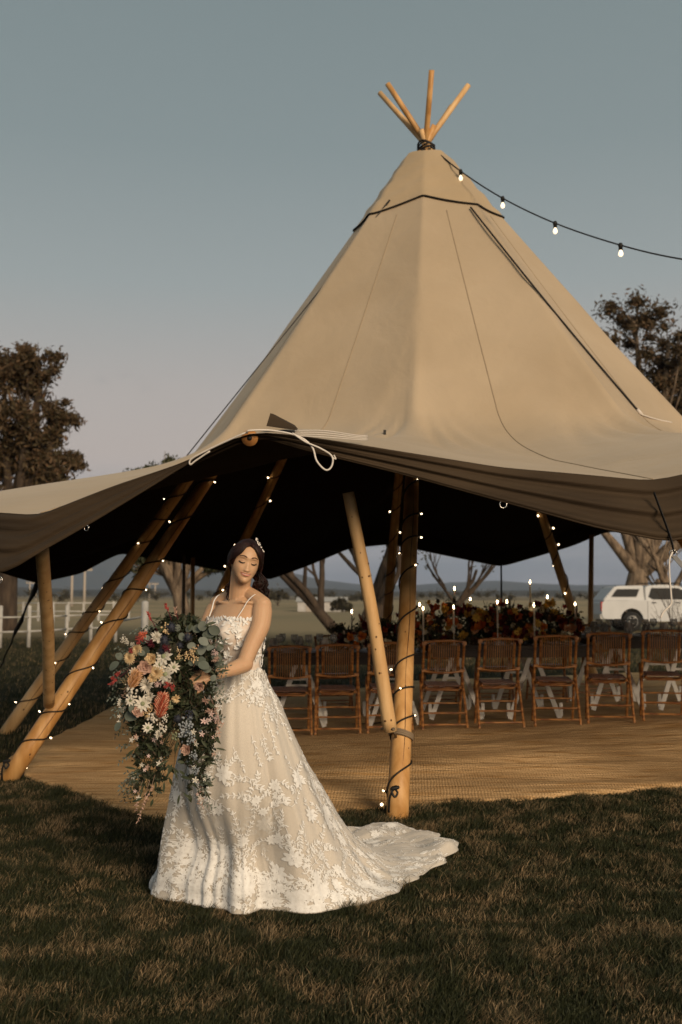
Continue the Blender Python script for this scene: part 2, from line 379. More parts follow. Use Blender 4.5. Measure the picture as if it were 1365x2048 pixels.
tree('big forked gum tree behind the white utility vehicle', T(1268, 49), 15.5, .3,
     [(.2, 14.7, 1.6), (-1.5, 13.6, 1.6), (1.6, 13.6, 1.5), (2.2, 12.6, 1.9), (1.0, 11.6, 1.8), (3.6, 11.2, 1.9), (-1.5, 11.6, 1.1), (4.4, 9.3, 1.8), (2.2, 9.4, 1.7), (3.0, 7.6, 1.5), (5.5, 7, 1.6), (.4, 9.8, 1.2), (-2.6, 5.6, .9), (3.4, 5.0, .9), (1.6, 6.2, .9)], .62, 13, 52000, .13, bm=m_bark, fork=.17)
# bare, many-limbed gum behind the bouquet of flowers on the table
def bare_tree(label, loc, r, dirs, L_, depth, seed, m=m_barkd, foliage=0, name='bare_gum_tree', kids=(2, 3), up=.12, spread=.55):
    rnd = random.Random(seed); loc = Vector(loc); loc.z = float(gz(loc.x, loc.y)) - .1
    root = empty(name, loc, label, 'tree'); mb = MB(); tips = []
    for d, k, q in dirs: grow(mb, loc.copy(), Vector(d), L_ * k, r * q, depth, tips, rnd, spread, up, 6, kids)
    mb.build('trunk', m, root)
    if foliage:
        c = [tuple(p) for p, l in tips]; V, Fq = leaf_cloud(c, [.38] * len(c), [foliage] * len(c), .07, seed); arr_mesh('crown', V, Fq, m_leafg, root)
    return root
bare_tree('gnarled thinly leaved tree with two leaning trunks behind the long table', T(722, 27), .22, [((-.75, 0, 1), 1, .9), ((-.1, .2, 1), 1, 1), ((.32, -.1, 1), .9, .8)], 3.1, 4, 5, foliage=9, up=.3)
bare_tree('leafless branching tree reaching to the right behind the table flowers', T(818, 30), .17, [((.9, 0, .55), 1, 1), ((.35, .2, 1), .9, .8)], 2.6, 4, 9, foliage=5, up=.22)
bare_tree('pale many-limbed trunk beside the big forked gum', T(1352, 44), .32, [((-.25, 0, 1), 1, 1), ((.3, .1, 1), 1, .8), ((-.8, 0, .7), .8, .5)], 3.0, 4, 21, m=m_bark)
# leafless saplings in front of the vehicle
for i, (px, d, lb) in enumerate(((1342, 17, 'leafless sapling standing before the front door of the white vehicle'), (1368, 19, 'leafless sapling at the right edge of the view before the white vehicle'))):
    bare_tree(lb, T(px, d), .022, [((-.25, 0, 1), 1, 1), ((.1, .1, 1), 1, .9), ((.35, 0, 1), .9, .8)], .75, 3, 31 + i, name='sapling', up=.2, spread=.35)
# low dark tree line and scrub beyond the field
def scrub(name, rows, seed, n, lsz, m):
    r = random.Random(seed); cent, rad, ks = [], [], []
    for (x0, x1, d, h) in rows:
        k = int((x1 - x0) / h * 1.2)
        for i in range(k):
            x = r.uniform(x0, x1); y = d + r.uniform(-6, 6); q = h * r.uniform(.35, .6); cent.append((x, y, q * r.uniform(.5, 1.3))); rad.append(q); ks.append(n)
    V, Fq = leaf_cloud(cent, rad, ks, lsz, seed); return arr_mesh(name, V, Fq, m, kind='stuff')
def PX(px, d): return (px - 682.5) / F * d
m_far = mat('far_scrub', (.035, .036, .024), .9, island=((.022, .024, .016), (.05, .045, .03), (.065, .055, .038)))
scrub('scrub', [(PX(-60, 190), PX(330, 190), 190, 3.2), (PX(490, 200), PX(600, 200), 200, 4.2), (PX(380, 230), PX(500, 230), 230, 2.5), (PX(650, 260), PX(900, 260), 260, 2.6), (PX(900, 300), PX(1420, 300), 300, 3.2), (PX(-300, 190), PX(-60, 190), 190, 3), (PX(-200, 420), PX(1500, 420), 420, 4.5)], 4, 130, .34, m_far)
for px, d, h, lb in ((617, 120, 2.4, 'small round bush alone in the dry field'), (684, 90, 1.6, 'low bush beside the pale farm shed'), (556, 150, 3.0, 'dark bush at the end of the far scrub')):
    tree(lb, T(px, d), h, 0, [(0, h * .6, h * .42), (h * .3, h * .5, h * .3), (-h * .35, h * .5, h * .3)], .12, px, 2500, .2, lm=m_far, bm=m_barkd, limbs=1, name='field_bush', fork=.2)

# ------------------------------------------------------------------ fence, gate rails, power poles, shed
m_white = mat('weathered_white', (.44, .43, .41), .6, (.34, .33, .31), 5, bump=.2)
fence = empty('paddock_fence', (PX(100, 29), 29, 0), 'white post and rail paddock fence across the field at left', 'fence')
posts = [(-60, 27.5), (5, 27.5), (62, 28), (108, 29), (137, 30), (185, 31), (234, 31.5), (292, 24)]
for i, (px, d) in enumerate(posts):
    x = PX(px, d); h = 1.15 if px != 292 else 1.28; r_ = .055 if px != 292 else .085
    mb = MB(); mb.tube([(x, d, -.15), (x, d, h)], r_, 8); mb.ball((x, d, h), r_ * 1.05, 8, 5, (1, 1, .5)); mb.build('post', m_white, fence)
for i in range(len(posts) - 1):
    (a, da), (c, dc) = posts[i], posts[i + 1]
    for h in ((.45, .85) if i < 6 else (.62,)):
        h2 = h if i < 6 else .95
        mb = MB(); mb.tube([(PX(a, da), da - .06, h), (PX(c, dc), dc - .06, h2)], .028, 6); mb.build('rail', m_white, fence)
far_f = empty('far_rail_fence', (PX(120, 60), 60, 0), 'faint far rail fence beyond the white paddock fence', 'fence')
for i in range(9):
    x = PX(20 + i * 30, 60); z0 = float(gz(x, 60)); mb = MB(); mb.box((x, 60, .5 + z0), (.12, .12, 1.3)); mb.build('post', m_white, far_f, smooth=False)
for h in (.5, 1.0):
    mb = MB(); mb.tube([(PX(20, 60), 60, h), (PX(260, 60), 60, h)], .04, 5); mb.build('rail', m_white, far_f)
m_pole = mat('grey_timber', (.33, .29, .25), .9)
for px, d, h, w_, lb in ((158, 150, 5.8, 1.9, 'larger H-shaped timber power pole beyond the paddock'), (68, 260, 5.2, 1.7, 'smaller distant H-shaped power pole at far left'), (306, 300, 5.4, 1.7, 'distant H-shaped power pole behind the bouquet')):
    x = PX(px, d); e = empty('power_pole', (x, d, 0), lb, 'power pole')
    for s in (-1, 1):
        mb = MB(); mb.tube([(x + s * w_ / 2, d, -1), (x + s * w_ / 2, d, h)], [.22, .17], 8); mb.build('post', m_pole, e)
    mb = MB(); mb.box((x, d, h - .5), (w_ * 2.2, .25, .3)); mb.build('crossarm', m_pole, e, smooth=False)
    for s in (-1, 0, 1):
        mb = MB(); mb.tube([(x + s * w_, d, h - .35), (x + s * w_, d, h + .1)], .12, 6); mb.build('insulator', m_pole, e)
m_pale = mat('pale_metal_sheet', (.42, .41, .40), .5, (.34, .33, .32), 2)
e = empty('farm_shed', (PX(645, 100), 100, 0), 'low pale farm shed beyond the dry field behind the bride', 'shed')
xa, xb = PX(596, 100), PX(692, 100)
mb = MB(); mb.box(((xa + xb) / 2, 102, -.1), (xb - xa, 4, 1.9)); mb.build('wall', m_pale, e, smooth=False)
mb = MB(); P0 = [(xa - .2, 99.8, .84), (xb + .2, 99.8, .84), (xb + .2, 104.2, .84), (xa - .2, 104.2, .84), (xa - .2, 102, 1.30), (xb + .2, 102, 1.30)]
mb.add(P0, [(0, 1, 5, 4), (2, 3, 4, 5), (0, 4, 3), (1, 2, 5), (0, 3, 2, 1)]); mb.build('roof', m_white, e, smooth=False)
mb = MB(); mb.box(((xa * .7 + xb * .3), 99.97, .0), (1.2, .08, 1.4)); mb.build('door', m_pole, e, smooth=False)

# ================================================================== THE TENT
C = at(853, 300, 10.5); CX, CY = C.x, C.y; ZT = C.z          # crossing of the poles
# front poles found from their feet; the rest of the nine follow every forty degrees
def pol(p): return math.degrees(math.atan2(p.y - CY, p.x - CX)) % 360, math.hypot(p.x - CX, p.y - CY)
feet = [gp(795, 1637), gp(14, 1560), gp(8, 1468), ]
PF = [pol(p) for p in feet]                                    # ~262, ~215, ~179
def foot_from_line(px, py, y_ground):                           # a back pole: seen high up, carried down to the ground
    k = (y_ground - 300) / (py - 300); return gp(853 + (px - 853) * k, y_ground)
PF += [pol(foot_from_line(430, 1210, 1402)), pol(foot_from_line(774, 1250, 1388)), pol(foot_from_line(1152, 1240, 1392)), (12, 4.4), (335, 4.9), (303, 4.75)]
PF.sort()
def interp_per(th, keys):
    """keys sorted (theta, values...) linear, periodic"""
    k = [(a - 360, *r) for a, *r in keys] + list(keys) + [(a + 360, *r) for a, *r in keys]
    A = [q[0] for q in k]
    return [np.interp(th, A, [q[i] for q in k]) for i in range(1, len(k[0]))]
print('poles', [(round(a), round(r, 1)) for a, r in PF])
def key(px, py, d): p = at(px, py, d); a, r = pol(p); return (a, r, p.z)
hem_k = [key(75, 1030, 5.9), key(230, 972, 5.8), key(370, 924, 5.6), key(500, 861, 5.45), key(600, 871, 5.5), key(815, 905, 5.6), key(1000, 935, 5.72), key(1303, 962, 5.85)]
low_k = [key(3, 1147, 5.7), key(170, 1052, 5.62), key(380, 926, 5.62), key(500, 866, 5.5), key(620, 902, 5.58), key(800, 946, 5.65), key(1000, 1001, 5.65), key(1200, 1056, 5.62), key(1345, 1084, 5.65)]
rear = [key(1003, 1133, 15.5), key(850, 1102, 15.6), key(780, 1088, 15.6), key(700, 1096, 15.6), key(620, 1130, 15.4), key(537, 1160, 15.2), key(443, 1141, 14.8), key(322, 1118, 14.3), key(240, 1106, 13.8), key(165, 1146, 13.0), key(75, 1166, 12.4), key(1150, 1090, 15), key(1212, 1062, 14.6)]
side = [(30, 6.3, 1.8), (42, 6.0, 2.3), (352, 6.5, 1.85), (10, 6.5, 2.3), (317, 6.2, 1.8), (335, 6.4, 2.3), (299, 5.5, 2.25), (178, 5.1, 1.9), (197, 5.3, 1.6), (217, 5.25, 1.78)]
low_all = sorted(low_k + rear + side)
hem_all = sorted(hem_k + [(a, r - .08, z + .26) for a, r, z in rear] + [(a, r - .1, z + (.33 if z < 2 else .2)) for a, r, z in side])
corner_th = [hem_k[0][0], hem_k[-1][0], 317, 352, 30] + [q[0] for q in (rear[0], rear[5], rear[10])] + [197]
def cone_r(th, z, corr=True):
    """radius of the stretched canvas over the poles at height z"""
    ks = [(a, r) for a, r in PF]; ks = [(ks[-1][0] - 360, ks[-1][1])] + ks + [(ks[0][0] + 360, ks[0][1])]
    out_ = np.zeros_like(th, float)
    for i in range(len(ks) - 1):
        a0, r0 = ks[i]; a1, r1 = ks[i + 1]; m_ = (th >= a0) & (th <= a1)
        if not m_.any(): continue
        A0, A1 = R(a0), R(a1); tt = np.radians(th[m_])
        # chord between neighbouring poles, in polar form
        den = r0 * np.sin(tt - A0) + r1 * np.sin(A1 - tt)
        out_[m_] = r0 * r1 * math.sin(A1 - A0) / np.maximum(den, 1e-6) * (1 - .045 * np.sin(PI * (tt - A0) / (A1 - A0)) ** .8)
    k = (ZT - z) / ZT
    return out_ * k + .155
NT, NV = 360, 64
th = np.arange(NT) * 360.0 / NT + .001
hr, hz = interp_per(th, hem_all); lr, lz = interp_per(th, low_all)
def smooth_per(a, n): 
    for _ in range(n): a = (np.roll(a, 1) + a * 2 + np.roll(a, -1)) / 4
    return a
hr, lr = smooth_per(hr, 6), smooth_per(lr, 6); hz, lz = smooth_per(hz, 1), smooth_per(lz, 1)
ztop = ZT - .10
ZA = 3.05
Rg = np.zeros((NT, NV)); Zg = np.zeros((NT, NV))
NC = 34
for j in range(NV):
    if j < NC:
        t_ = j / (NC - 1); z = ztop + (ZA - ztop) * t_
        r_ = smooth_per(cone_r(th, z), 1); Rg[:, j] = r_ * (1 - .008 * math.sin(PI * t_)); Zg[:, j] = z
    else:
        s = (j - NC + 1) / (NV - NC)
        A_r, A_z = Rg[:, NC - 1], ZA
        B_z = 2.58 - .06 * np.exp(-((th - 205) / 38) ** 2); B_r = smooth_per(cone_r(th, B_z), 3)
        fr = hr - (1.35 + 0 * hr); C_r = np.maximum(fr, B_r + .25); C_z = hz + .29 + .16 * np.exp(-((th - 232) / 20) ** 2)
        Rg[:, j] = (1 - s) ** 3 * A_r + 3 * (1 - s) ** 2 * s * B_r + 3 * (1 - s) * s * s * C_r + s ** 3 * hr
        Zg[:, j] = (1 - s) ** 3 * A_z + 3 * (1 - s) ** 2 * s * B_z + 3 * (1 - s) * s * s * C_z + s ** 3 * hz
# gentle tension creases that start where each pole presses on the canvas
polea = np.array([a for a, _ in PF])
for j in range(20, NV - 1):
    s = j / (NV - 1); wgt = math.exp(-((s - .62) / .16) ** 2)
    for a0 in polea:
        d = (th - a0 + 180) % 360 - 180
        for (k, am, wd) in ((-12, .03, 1.2), (-8, .035, 1.3), (-4, .045, 1.1), (4.5, .045, 1.2), (8.5, .04, 1.3), (13, .03, 1.5)):
            Zg[:, j] += -am * wgt * np.exp(-((d - k * (s - .35) * 3.2) / wd) ** 2)
def ptq(r, a, z): return np.stack([CX + r * np.cos(np.radians(a)), CY + r * np.sin(np.radians(a)), z], -1)
Pg = ptq(Rg, th[:, None] * np.ones((1, NV)), Zg)

tent = empty('tipi_tent', (CX, CY, 0), 'large beige canvas tipi tent on wooden poles with its front brim lifted', 'tent')
def canvas_mat(name, col, col2, bsc):
    m = bpy.data.materials.new(name); m.use_nodes = True; t = m.node_tree; b = t.nodes['Principled BSDF']; L = t.links.new
    b.inputs['Roughness'].default_value = .85; b.inputs['Specular IOR Level'].default_value = .12; b.inputs['Sheen Weight'].default_value = .15
    tc_ = t.nodes.new('ShaderNodeTexCoord')
    a = t.nodes.new('ShaderNodeTexNoise'); a.inputs['Scale'].default_value = 1.1; a.inputs['Detail'].default_value = 7; a.inputs['Distortion'].default_value = .1; L(tc_.outputs['Object'], a.inputs[0])
    mrn = t.nodes.new('ShaderNodeMapRange'); mrn.inputs[1].default_value = .33; mrn.inputs[2].default_value = .68; L(a.outputs[0], mrn.inputs[0])
    mi = t.nodes.new('ShaderNodeMix'); mi.data_type = 'RGBA'; mi.inputs[6].default_value = (*col, 1); mi.inputs[7].default_value = (*col2, 1); L(mrn.outputs[0], mi.inputs[0]); L(mi.outputs[2], b.inputs['Base Color'])
    n1 = t.nodes.new('ShaderNodeTexNoise'); n1.inputs['Scale'].default_value = 260; n1.inputs['Detail'].default_value = 2; L(tc_.outputs['Object'], n1.inputs[0])
    n2 = t.nodes.new('ShaderNodeTexNoise'); n2.inputs['Scale'].default_value = 2.2; n2.inputs['Detail'].default_value = 4; n2.inputs['Distortion'].default_value = .25; L(tc_.outputs['Object'], n2.inputs[0])
    p1 = t.nodes.new('ShaderNodeBump'); p1.inputs['Strength'].default_value = .25; p1.inputs['Distance'].default_value = .002; L(n1.outputs[0], p1.inputs['Height'])
    p2 = t.nodes.new('ShaderNodeBump'); p2.inputs['Strength'].default_value = .5; p2.inputs['Distance'].default_value = .05; L(n2.outputs[0], p2.inputs['Height']); L(p1.outputs[0], p2.inputs['Normal']); L(p2.outputs[0], b.inputs['Normal'])
    return m
m_canvas = canvas_mat('beige_canvas', (.395, .314, .222), (.345, .270, .184), 3)
m_cap = canvas_mat('cap_canvas', (.39, .30, .195), (.34, .26, .165), 3)
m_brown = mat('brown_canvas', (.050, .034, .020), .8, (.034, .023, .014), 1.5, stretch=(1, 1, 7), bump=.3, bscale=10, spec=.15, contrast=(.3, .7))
m_shade = mat('painted_shade_canvas', (.018, .012, .008), .9, spec=.02)  # shade inside the tent put into the colour; the canvas itself is beige
m_trim = mat('black_webbing', (.014, .012, .011), .6)
m_rope = mat('white_rope', (.62, .57, .52), .8)
m_wire = mat('steel_wire', (.05, .045, .04), .5, metal=.6)
arr_mesh('canopy', Pg.reshape(-1, 3), np.array(grid_faces(NT, NV, True)), m_canvas, tent, smooth=True)
# underside of the beige canvas, its unlit look painted near-black, just below the canopy
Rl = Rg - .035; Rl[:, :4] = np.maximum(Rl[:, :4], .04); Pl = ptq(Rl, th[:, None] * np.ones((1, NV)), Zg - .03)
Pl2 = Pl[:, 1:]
arr_mesh('painted_shade_underside', Pl2.reshape(-1, 3), np.array(grid_faces(NT, NV - 1, True)), m_shade, tent, smooth=True)
# valance: the strip that falls from the hem, with stretched folds along it
NW = 30; Pw = np.zeros((NT, NW, 3))
for j in range(NW):
    s = j / (NW - 1); wv = np.sin(s * PI * 5 + .4 * np.sin(R(1) * th * 9)) * .020 + np.sin(s * PI * 11 + th * .05) * .008
    hgt = np.clip((hz - lz) / .3, 0, 1)
    r_ = hr + .004 + (lr - hr) * s + wv * hgt; z_ = hz - .002 + (lz - hz) * s
    Pw[:, j] = ptq(r_, th, z_)
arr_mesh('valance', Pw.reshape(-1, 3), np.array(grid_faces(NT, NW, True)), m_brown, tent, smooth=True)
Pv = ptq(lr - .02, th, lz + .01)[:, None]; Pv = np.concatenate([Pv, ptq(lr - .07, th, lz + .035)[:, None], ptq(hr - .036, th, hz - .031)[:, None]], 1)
arr_mesh('painted_shade_valance_back', Pv.reshape(-1, 3), np.array(grid_faces(NT, 3, True)), m_shade, tent, smooth=True)  # back of the valance, darkened with the same painted interior shade
mb = MB(); q = ptq(lr + .002, th, lz); mb.tube([tuple(p) for p in q] + [tuple(q[0]), tuple(q[1])], .007, 6); mb.build('edge_cord', m_brown, tent)
# seams running down to each corner, and fainter ones between
def on_tent(a, j, off=.0):
    i = a / 360 * NT; i0 = int(i) % NT; f = i - int(i); jj = min(int(j), NV - 2); g = j - jj
    p = (Pg[i0, jj] * (1 - f) + Pg[(i0 + 1) % NT, jj] * f) * (1 - g) + (Pg[i0, jj + 1] * (1 - f) + Pg[(i0 + 1) % NT, jj + 1] * f) * g
    n = np.cross(Pg[(i0 + 1) % NT, jj] - Pg[i0, jj], Pg[i0, jj + 1] - Pg[i0, jj]); n = -n / (np.linalg.norm(n) + 1e-9)
    if n[2] < 0: n = -n
    return Vector(p + n * off)
m_seam = mat('seam_stitching', (.30, .235, .16), .9)
for a in corner_th:
    mb = MB(); mb.tube([on_tent(a % 360, j, .001) for j in np.linspace(9, NV - 1.01, 60)], .0045, 5); mb.build('seam', m_seam, tent)
# cap over the top, its dark hem
j0 = 7.7
capP = []; NCJ = 12
for i in range(0, NT, 3):
    a = th[i]; row = []
    for k in range(NCJ):
        dm = abs((a - 262 + 180) % 360 - 180); jj = k / (NCJ - 1) * (j0 - .7 + 1.3 * min(1, dm / 42))
        p = on_tent(a, jj, .0); d = Vector((p.x - CX, p.y - CY, 0)); d = d.normalized()
        row.append(p + d * (.018 + .012 * math.sin(k * 2.1 + a * .09) * (1 if k < NCJ - 1 else 0)))
    capP.append(row)
capV = np.array([[tuple(p) for p in r_] for r_ in capP])
arr_mesh('cap', capV.reshape(-1, 3), np.array(grid_faces(len(capP), NCJ, True)), m_cap, tent, smooth=True)
mb = MB(); q = [Vector(r_[-1]) for r_ in capP]; q = [p + Vector((p.x - CX, p.y - CY, 0)).normalized() * .006 for p in q]; mb.tube(q + [q[0], q[1]], .0065, 6); mb.build('cap_trim', m_trim, tent)
# lacing cable down the right front face, hook at its end
Acord = [on_tent(a, j, .05) for a, j in zip(np.linspace(290, 294, 14), np.linspace(10.5, 44, 14))]
a1 = at(942, 414, 9.75); a2 = at(1284, 829, 7.9)
# keep the cable taut a few centimetres above the canvas
def tent_depth_hit(px, py, lift=.05):
    best = None; o = Vector((0, 0, CAMZ)); d = (at(px, py, 10) - o).normalized()
    for s in np.arange(4.5, 14, .02):
        p = o + d * s; a = math.degrees(math.atan2(p.y - CY, p.x - CX)) % 360; r_ = math.hypot(p.x - CX, p.y - CY)
        i = int(a / 360 * NT) % NT; zc = np.interp(r_, Rg[i], Zg[i]) if r_ < Rg[i, -1] else -9
        if p.z <= zc: return o + d * (s - lift)
    return o + d * 10
cab = [tent_depth_hit(942 + (1284 - 942) * k / 16 + 0 * k, 414 + (829 - 414) * k / 16 + math.sin(PI * k / 16) * 6, .06) for k in range(17)]
st, en = cab[0], cab[-1]
mb = MB(); mb.tube(catmull(cab, 3), .009, 6); mb.build('lacing_cable', m_trim, tent)
mb = MB(); e2 = tent_depth_hit(1345, 845, .03); mid = tent_depth_hit(1312, 838, .03)
mb.tube(catmull([en, mid, e2], 6), .006, 6); mb.tube([en, en + (cab[-2] - en).normalized() * .06], .016, 8); mb.build('cable_tail', m_rope, tent)
# guy cable descending on the left, clear of the canvas
ga = at(722, 478, 10.1); gb = at(372, 914, 9.4)
mb = MB(); mb.tube([ga, gb], .006, 5); cc = tent_depth_hit(780, 400, .03); mb.tube([cc, at(740, 452, 10.0), ga], .012, 6); mb.build('guy_cable', m_wire, tent)

# poles
m_log = mat('peeled_pine_pole', (.66, .44, .22), .55, (.50, .30, .13), 3.2, stretch=(3.2, 3.2, .5), bump=.35, bscale=10, spec=.35, bdist=.01)
m_logd = mat('oiled_pine_pole', (.60, .35, .14), .5, (.40, .20, .06), 3.2, stretch=(3.2, 3.2, .6), bump=.3, bscale=10, spec=.35, bdist=.01)
m_knot = mat('pole_knot', (.10, .05, .02), .6)
m_crack = mat('pole_crack', (.06, .035, .018), .8)
APEX = Vector((CX, CY, ZT))
pole_ax = []
TIPL = [.86, .25, .83, .30, .90, .74, .26, .42, .97]
for i, (a, r_) in enumerate(PF):
    ft = Vector((CX + r_ * math.cos(R(a)), CY + r_ * math.sin(R(a)), -.03)); ap = APEX + Vector((math.cos(R(a)), math.sin(R(a)), 0)) * .05
    d = (ap - ft).normalized(); tip = ap + d * TIPL[i]
    pole_ax.append((ft, ap, d)); L_ = (tip - ft).length; rb = .073; rt = .029
    rnd = random.Random(i); pts = []; rad = []
    for k in range(23):
        s = k / 22; p = ft + (tip - ft) * s; wob = d.orthogonal().normalized() * (.010 * math.sin(s * 9 + i)); pts.append(p + wob)
        rad.append((rb + (rt - rb) * s) * (1 + rnd.uniform(-.03, .03)))
    mb = MB(); mb.tube(pts, rad, 16)
    mb.cur = 1; sdv = d.orthogonal().normalized()
    for k in range(26 if i in (8, 6, 5, 4, 7) else 8):      # knots
        s = rnd.uniform(.02, .55); an = rnd.uniform(0, 2 * PI); u = sdv.copy(); u.rotate(Matrix.Rotation(an, 3, d)); rr_ = rb + (rt - rb) * s
        c = ft + (tip - ft) * s + u * (rr_ - .001) + d.orthogonal().normalized() * (.010 * math.sin(s * 9 + i)); v_ = d.cross(u)
        q = rnd.uniform(.004, .009); mb.add([c + u * .003] + [c + (v_ * math.cos(g) + d * 1.3 * math.sin(g)) * q + u * .0005 for g in np.arange(0, 2 * PI, PI / 4)], [(0, 1 + g, 1 + (g + 1) % 8) for g in range(8)])
    # a long drying crack facing the lawn
    toward = (Vector((0, 0, 1.2)) - ft); toward = (toward - d * toward.dot(d)).normalized()
    cr_ = []
    for k in range(30):
        s = .04 + .5 * k / 29; u = toward.copy(); u.rotate(Matrix.Rotation(.25 + .10 * math.sin(k * .9 + i) , 3, d)); rr_ = rb + (rt - rb) * s
        cr_.append(ft + (tip - ft) * s + u * (rr_ * 1.0) + d.orthogonal().normalized() * (.010 * math.sin(s * 9 + i)))
    mb.tube(cr_, [.0005] + [.0022 + .0012 * math.sin(k) for k in range(28)] + [.0005], 4)
    mb.build('pole', [m_log if rnd.random() < .5 else m_logd, m_knot], tent)
mb = MB()
for k in range(7):
    mb.tube([APEX + Vector((.092 * math.cos(a), .092 * math.sin(a), -.05 + k * .018 + .02 * math.sin(a * 2 + k))) for a in np.arange(0, 2 * PI + .3, .3)], .010, 6)
mb.build('lashing', m_trim, tent)
# short props that lift the brim: one lashed to each of the two front poles
def prop(p0, p1, r0, r1, m, nm='prop_pole', band=None, seed=1):
    mb = MB(); P = catmull([p0, (p0 + p1) / 2 + Vector((.015, 0, 0)), p1], 10); n = len(P); mb.tube(P, [r0 + (r1 - r0) * k / (n - 1) for k in range(n)], 12)
    mb.cur = 1; rnd = random.Random(seed); d = (p1 - p0).normalized(); s0 = d.orthogonal().normalized()
    for k in range(46):
        u = s0.copy(); u.rotate(Matrix.Rotation(rnd.uniform(0, 2 * PI), 3, d)); kk = rnd.randint(1, n - 2); rr_ = r0 + (r1 - r0) * kk / (n - 1); c = P[kk] + u * rr_; v_ = d.cross(u); q = rnd.uniform(.003, .007)
        mb.add([c + u * .003] + [c + (v_ * math.cos(g) + d * 1.2 * math.sin(g)) * q for g in np.arange(0, 2 * PI, PI / 4)], [(0, 1 + g, 1 + (g + 1) % 8) for g in range(8)])
    o = mb.build(nm, [m, m_knot], tent); return o
iN = min(range(9), key=lambda i: abs(PF[i][0] - 262)); iL = min(range(9), key=lambda i: abs(PF[i][0] - 215)); iL2 = min(range(9), key=lambda i: abs(PF[i][0] - 179))
ftN, apN, dN = pole_ax[iN]
nb = at(781, 1462, 6.58); ntp = at(697, 985, 6.4)
prop(nb, ntp, .047, .038, m_log, seed=3)
lb_ = at(98, 1408, 7.95); ltp = at(84, 1098, 6.1)
prop(lb_, ltp, .044, .042, m_log, seed=4)
# webbing that ties the near prop to its pole
def ring_on(ax, s, r_, m, nm, thick=.008, tilt=.0, parent=tent, rxy=1.0):
    ft, ap, d = ax; c = ft + d * s; u = d.orthogonal().normalized(); v = d.cross(u); mb = MB()
    mb.tube([c + (u * math.cos(a) + v * math.sin(a)) * r_ + d * tilt * math.sin(a) for a in np.arange(0, 2 * PI + .4, .3)], thick, 6, flat=1); return mb.build(nm, m, parent)
m_web = mat('grey_webbing', (.20, .15, .10), .8)
for q in (0, .014, .028): ring_on(pole_ax[iN], .60 + q, .080, m_web, 'lashing_strap', .009, .02)
mb = MB(); c = ftN + dN * .61; mb.tube([c + Vector((-.04, -.078, 0)), nb + Vector((.02, -.055, .02)), nb + Vector((-.056, -.01, .015)), nb + Vector((-.03, .05, .01)), c + Vector((-.03, .078, 0))], .010, 6); mb.build('lashing_strap', m_web, tent)
# rear edge props
for (px, pt, pb, d, r_, m) in ((368, 1118, 1300, 14.4, .028, m_web), (386, 1122, 1300, 14.2, .035, m_logd), (1003, 1128, 1310, 15.4, .016, m_trim), (1184, 1076, 1290, 14.7, .042, m_logd)):
    p1 = at(px, pt, d); p1.z += .05; p0 = Vector((at(px - (8 if px == 1184 else 0), 1200, d).x, d, -.03)); mb = MB(); mb.tube([p0, (p0 + p1) / 2, p1], [r_, r_ * .95, r_ * .85], 10); mb.build('edge_pole', m, tent)
# guy strap at far left with its buckle
mb = MB(); p0 = at(75, 1166, 12.4); p1 = gp(-4, 1345); P = [p0 + (p1 - p0) * k / 12 + Vector((.01 * math.sin(k * 2), 0, 0)) for k in range(13)]; mb.tube(P, [.035 if k in (0, 1, 4, 5) else .016 for k in range(13)], 6); mb.build('guy_strap', m_trim, tent)
# corner straps, rings and ropes in front
cR = at(1345, 1084, 5.64); a = at(1309, 985, 5.70)
mb = MB(); P = catmull([a, at(1322, 1020, 5.665), at(1336, 1058, 5.63), at(1345, 1086, 5.60), at(1349, 1108, 5.60)], 5); mb.tube(P, .013, 8, flat=.35); mb.build('corner_strap', m_trim, tent)
m_steel = mat('bright_steel', (.6, .58, .55), .25, metal=1)
def ring(c, r_, n, th_, m, nm='ring'):
    mb = MB(); n = Vector(n).normalized(); u = n.orthogonal().normalized(); v = n.cross(u)
    mb.tube([c + (u * math.cos(a) + v * math.sin(a)) * r_ for a in np.arange(0, 2 * PI + .35, .35)], th_, 5); return mb.build(nm, m, tent)
ring(at(1347, 1108, 5.6), .022, (0, 1, .1), .004, m_steel); ring(at(1007, 1009, 5.64), .020, (0, 1, 0), .0035, m_steel); ring(at(173, 1056, 5.62), .016, (.6, 1, 0), .003, m_steel); ring(at(0, 1160, 5.68), .018, (.5, 1, 0), .003, m_steel)
mb = MB(); mb.tube(catmull([at(1346, 1104, 5.59), at(1340, 1120, 5.57), at(1340, 1150, 5.57), at(1343, 1190, 5.57), at(1343, 1208, 5.57), at(1328, 1224, 5.57), at(1322, 1236, 5.57)], 6), .0055, 6); mb.build('rope_end', m_rope, tent)
mb = MB(); g1 = Vector((2.75, 4.1, 0)); g0 = at(1349, 1112, 5.59)
for s in (-.012, .0, .012): mb.tube([g0 + Vector((s, 0, 0)), g0 + (g1 - g0) * .5 + Vector((s, 0, 0)), g1], .005, 5)
mb.build('guy_rope', m_rope, tent)
mb = MB(); g0 = at(2, 1158, 5.7); g1 = Vector((-3.1, 4.4, 0)); mb.tube([g0, g1], .006, 5); mb.build('guy_rope', m_rope, tent)
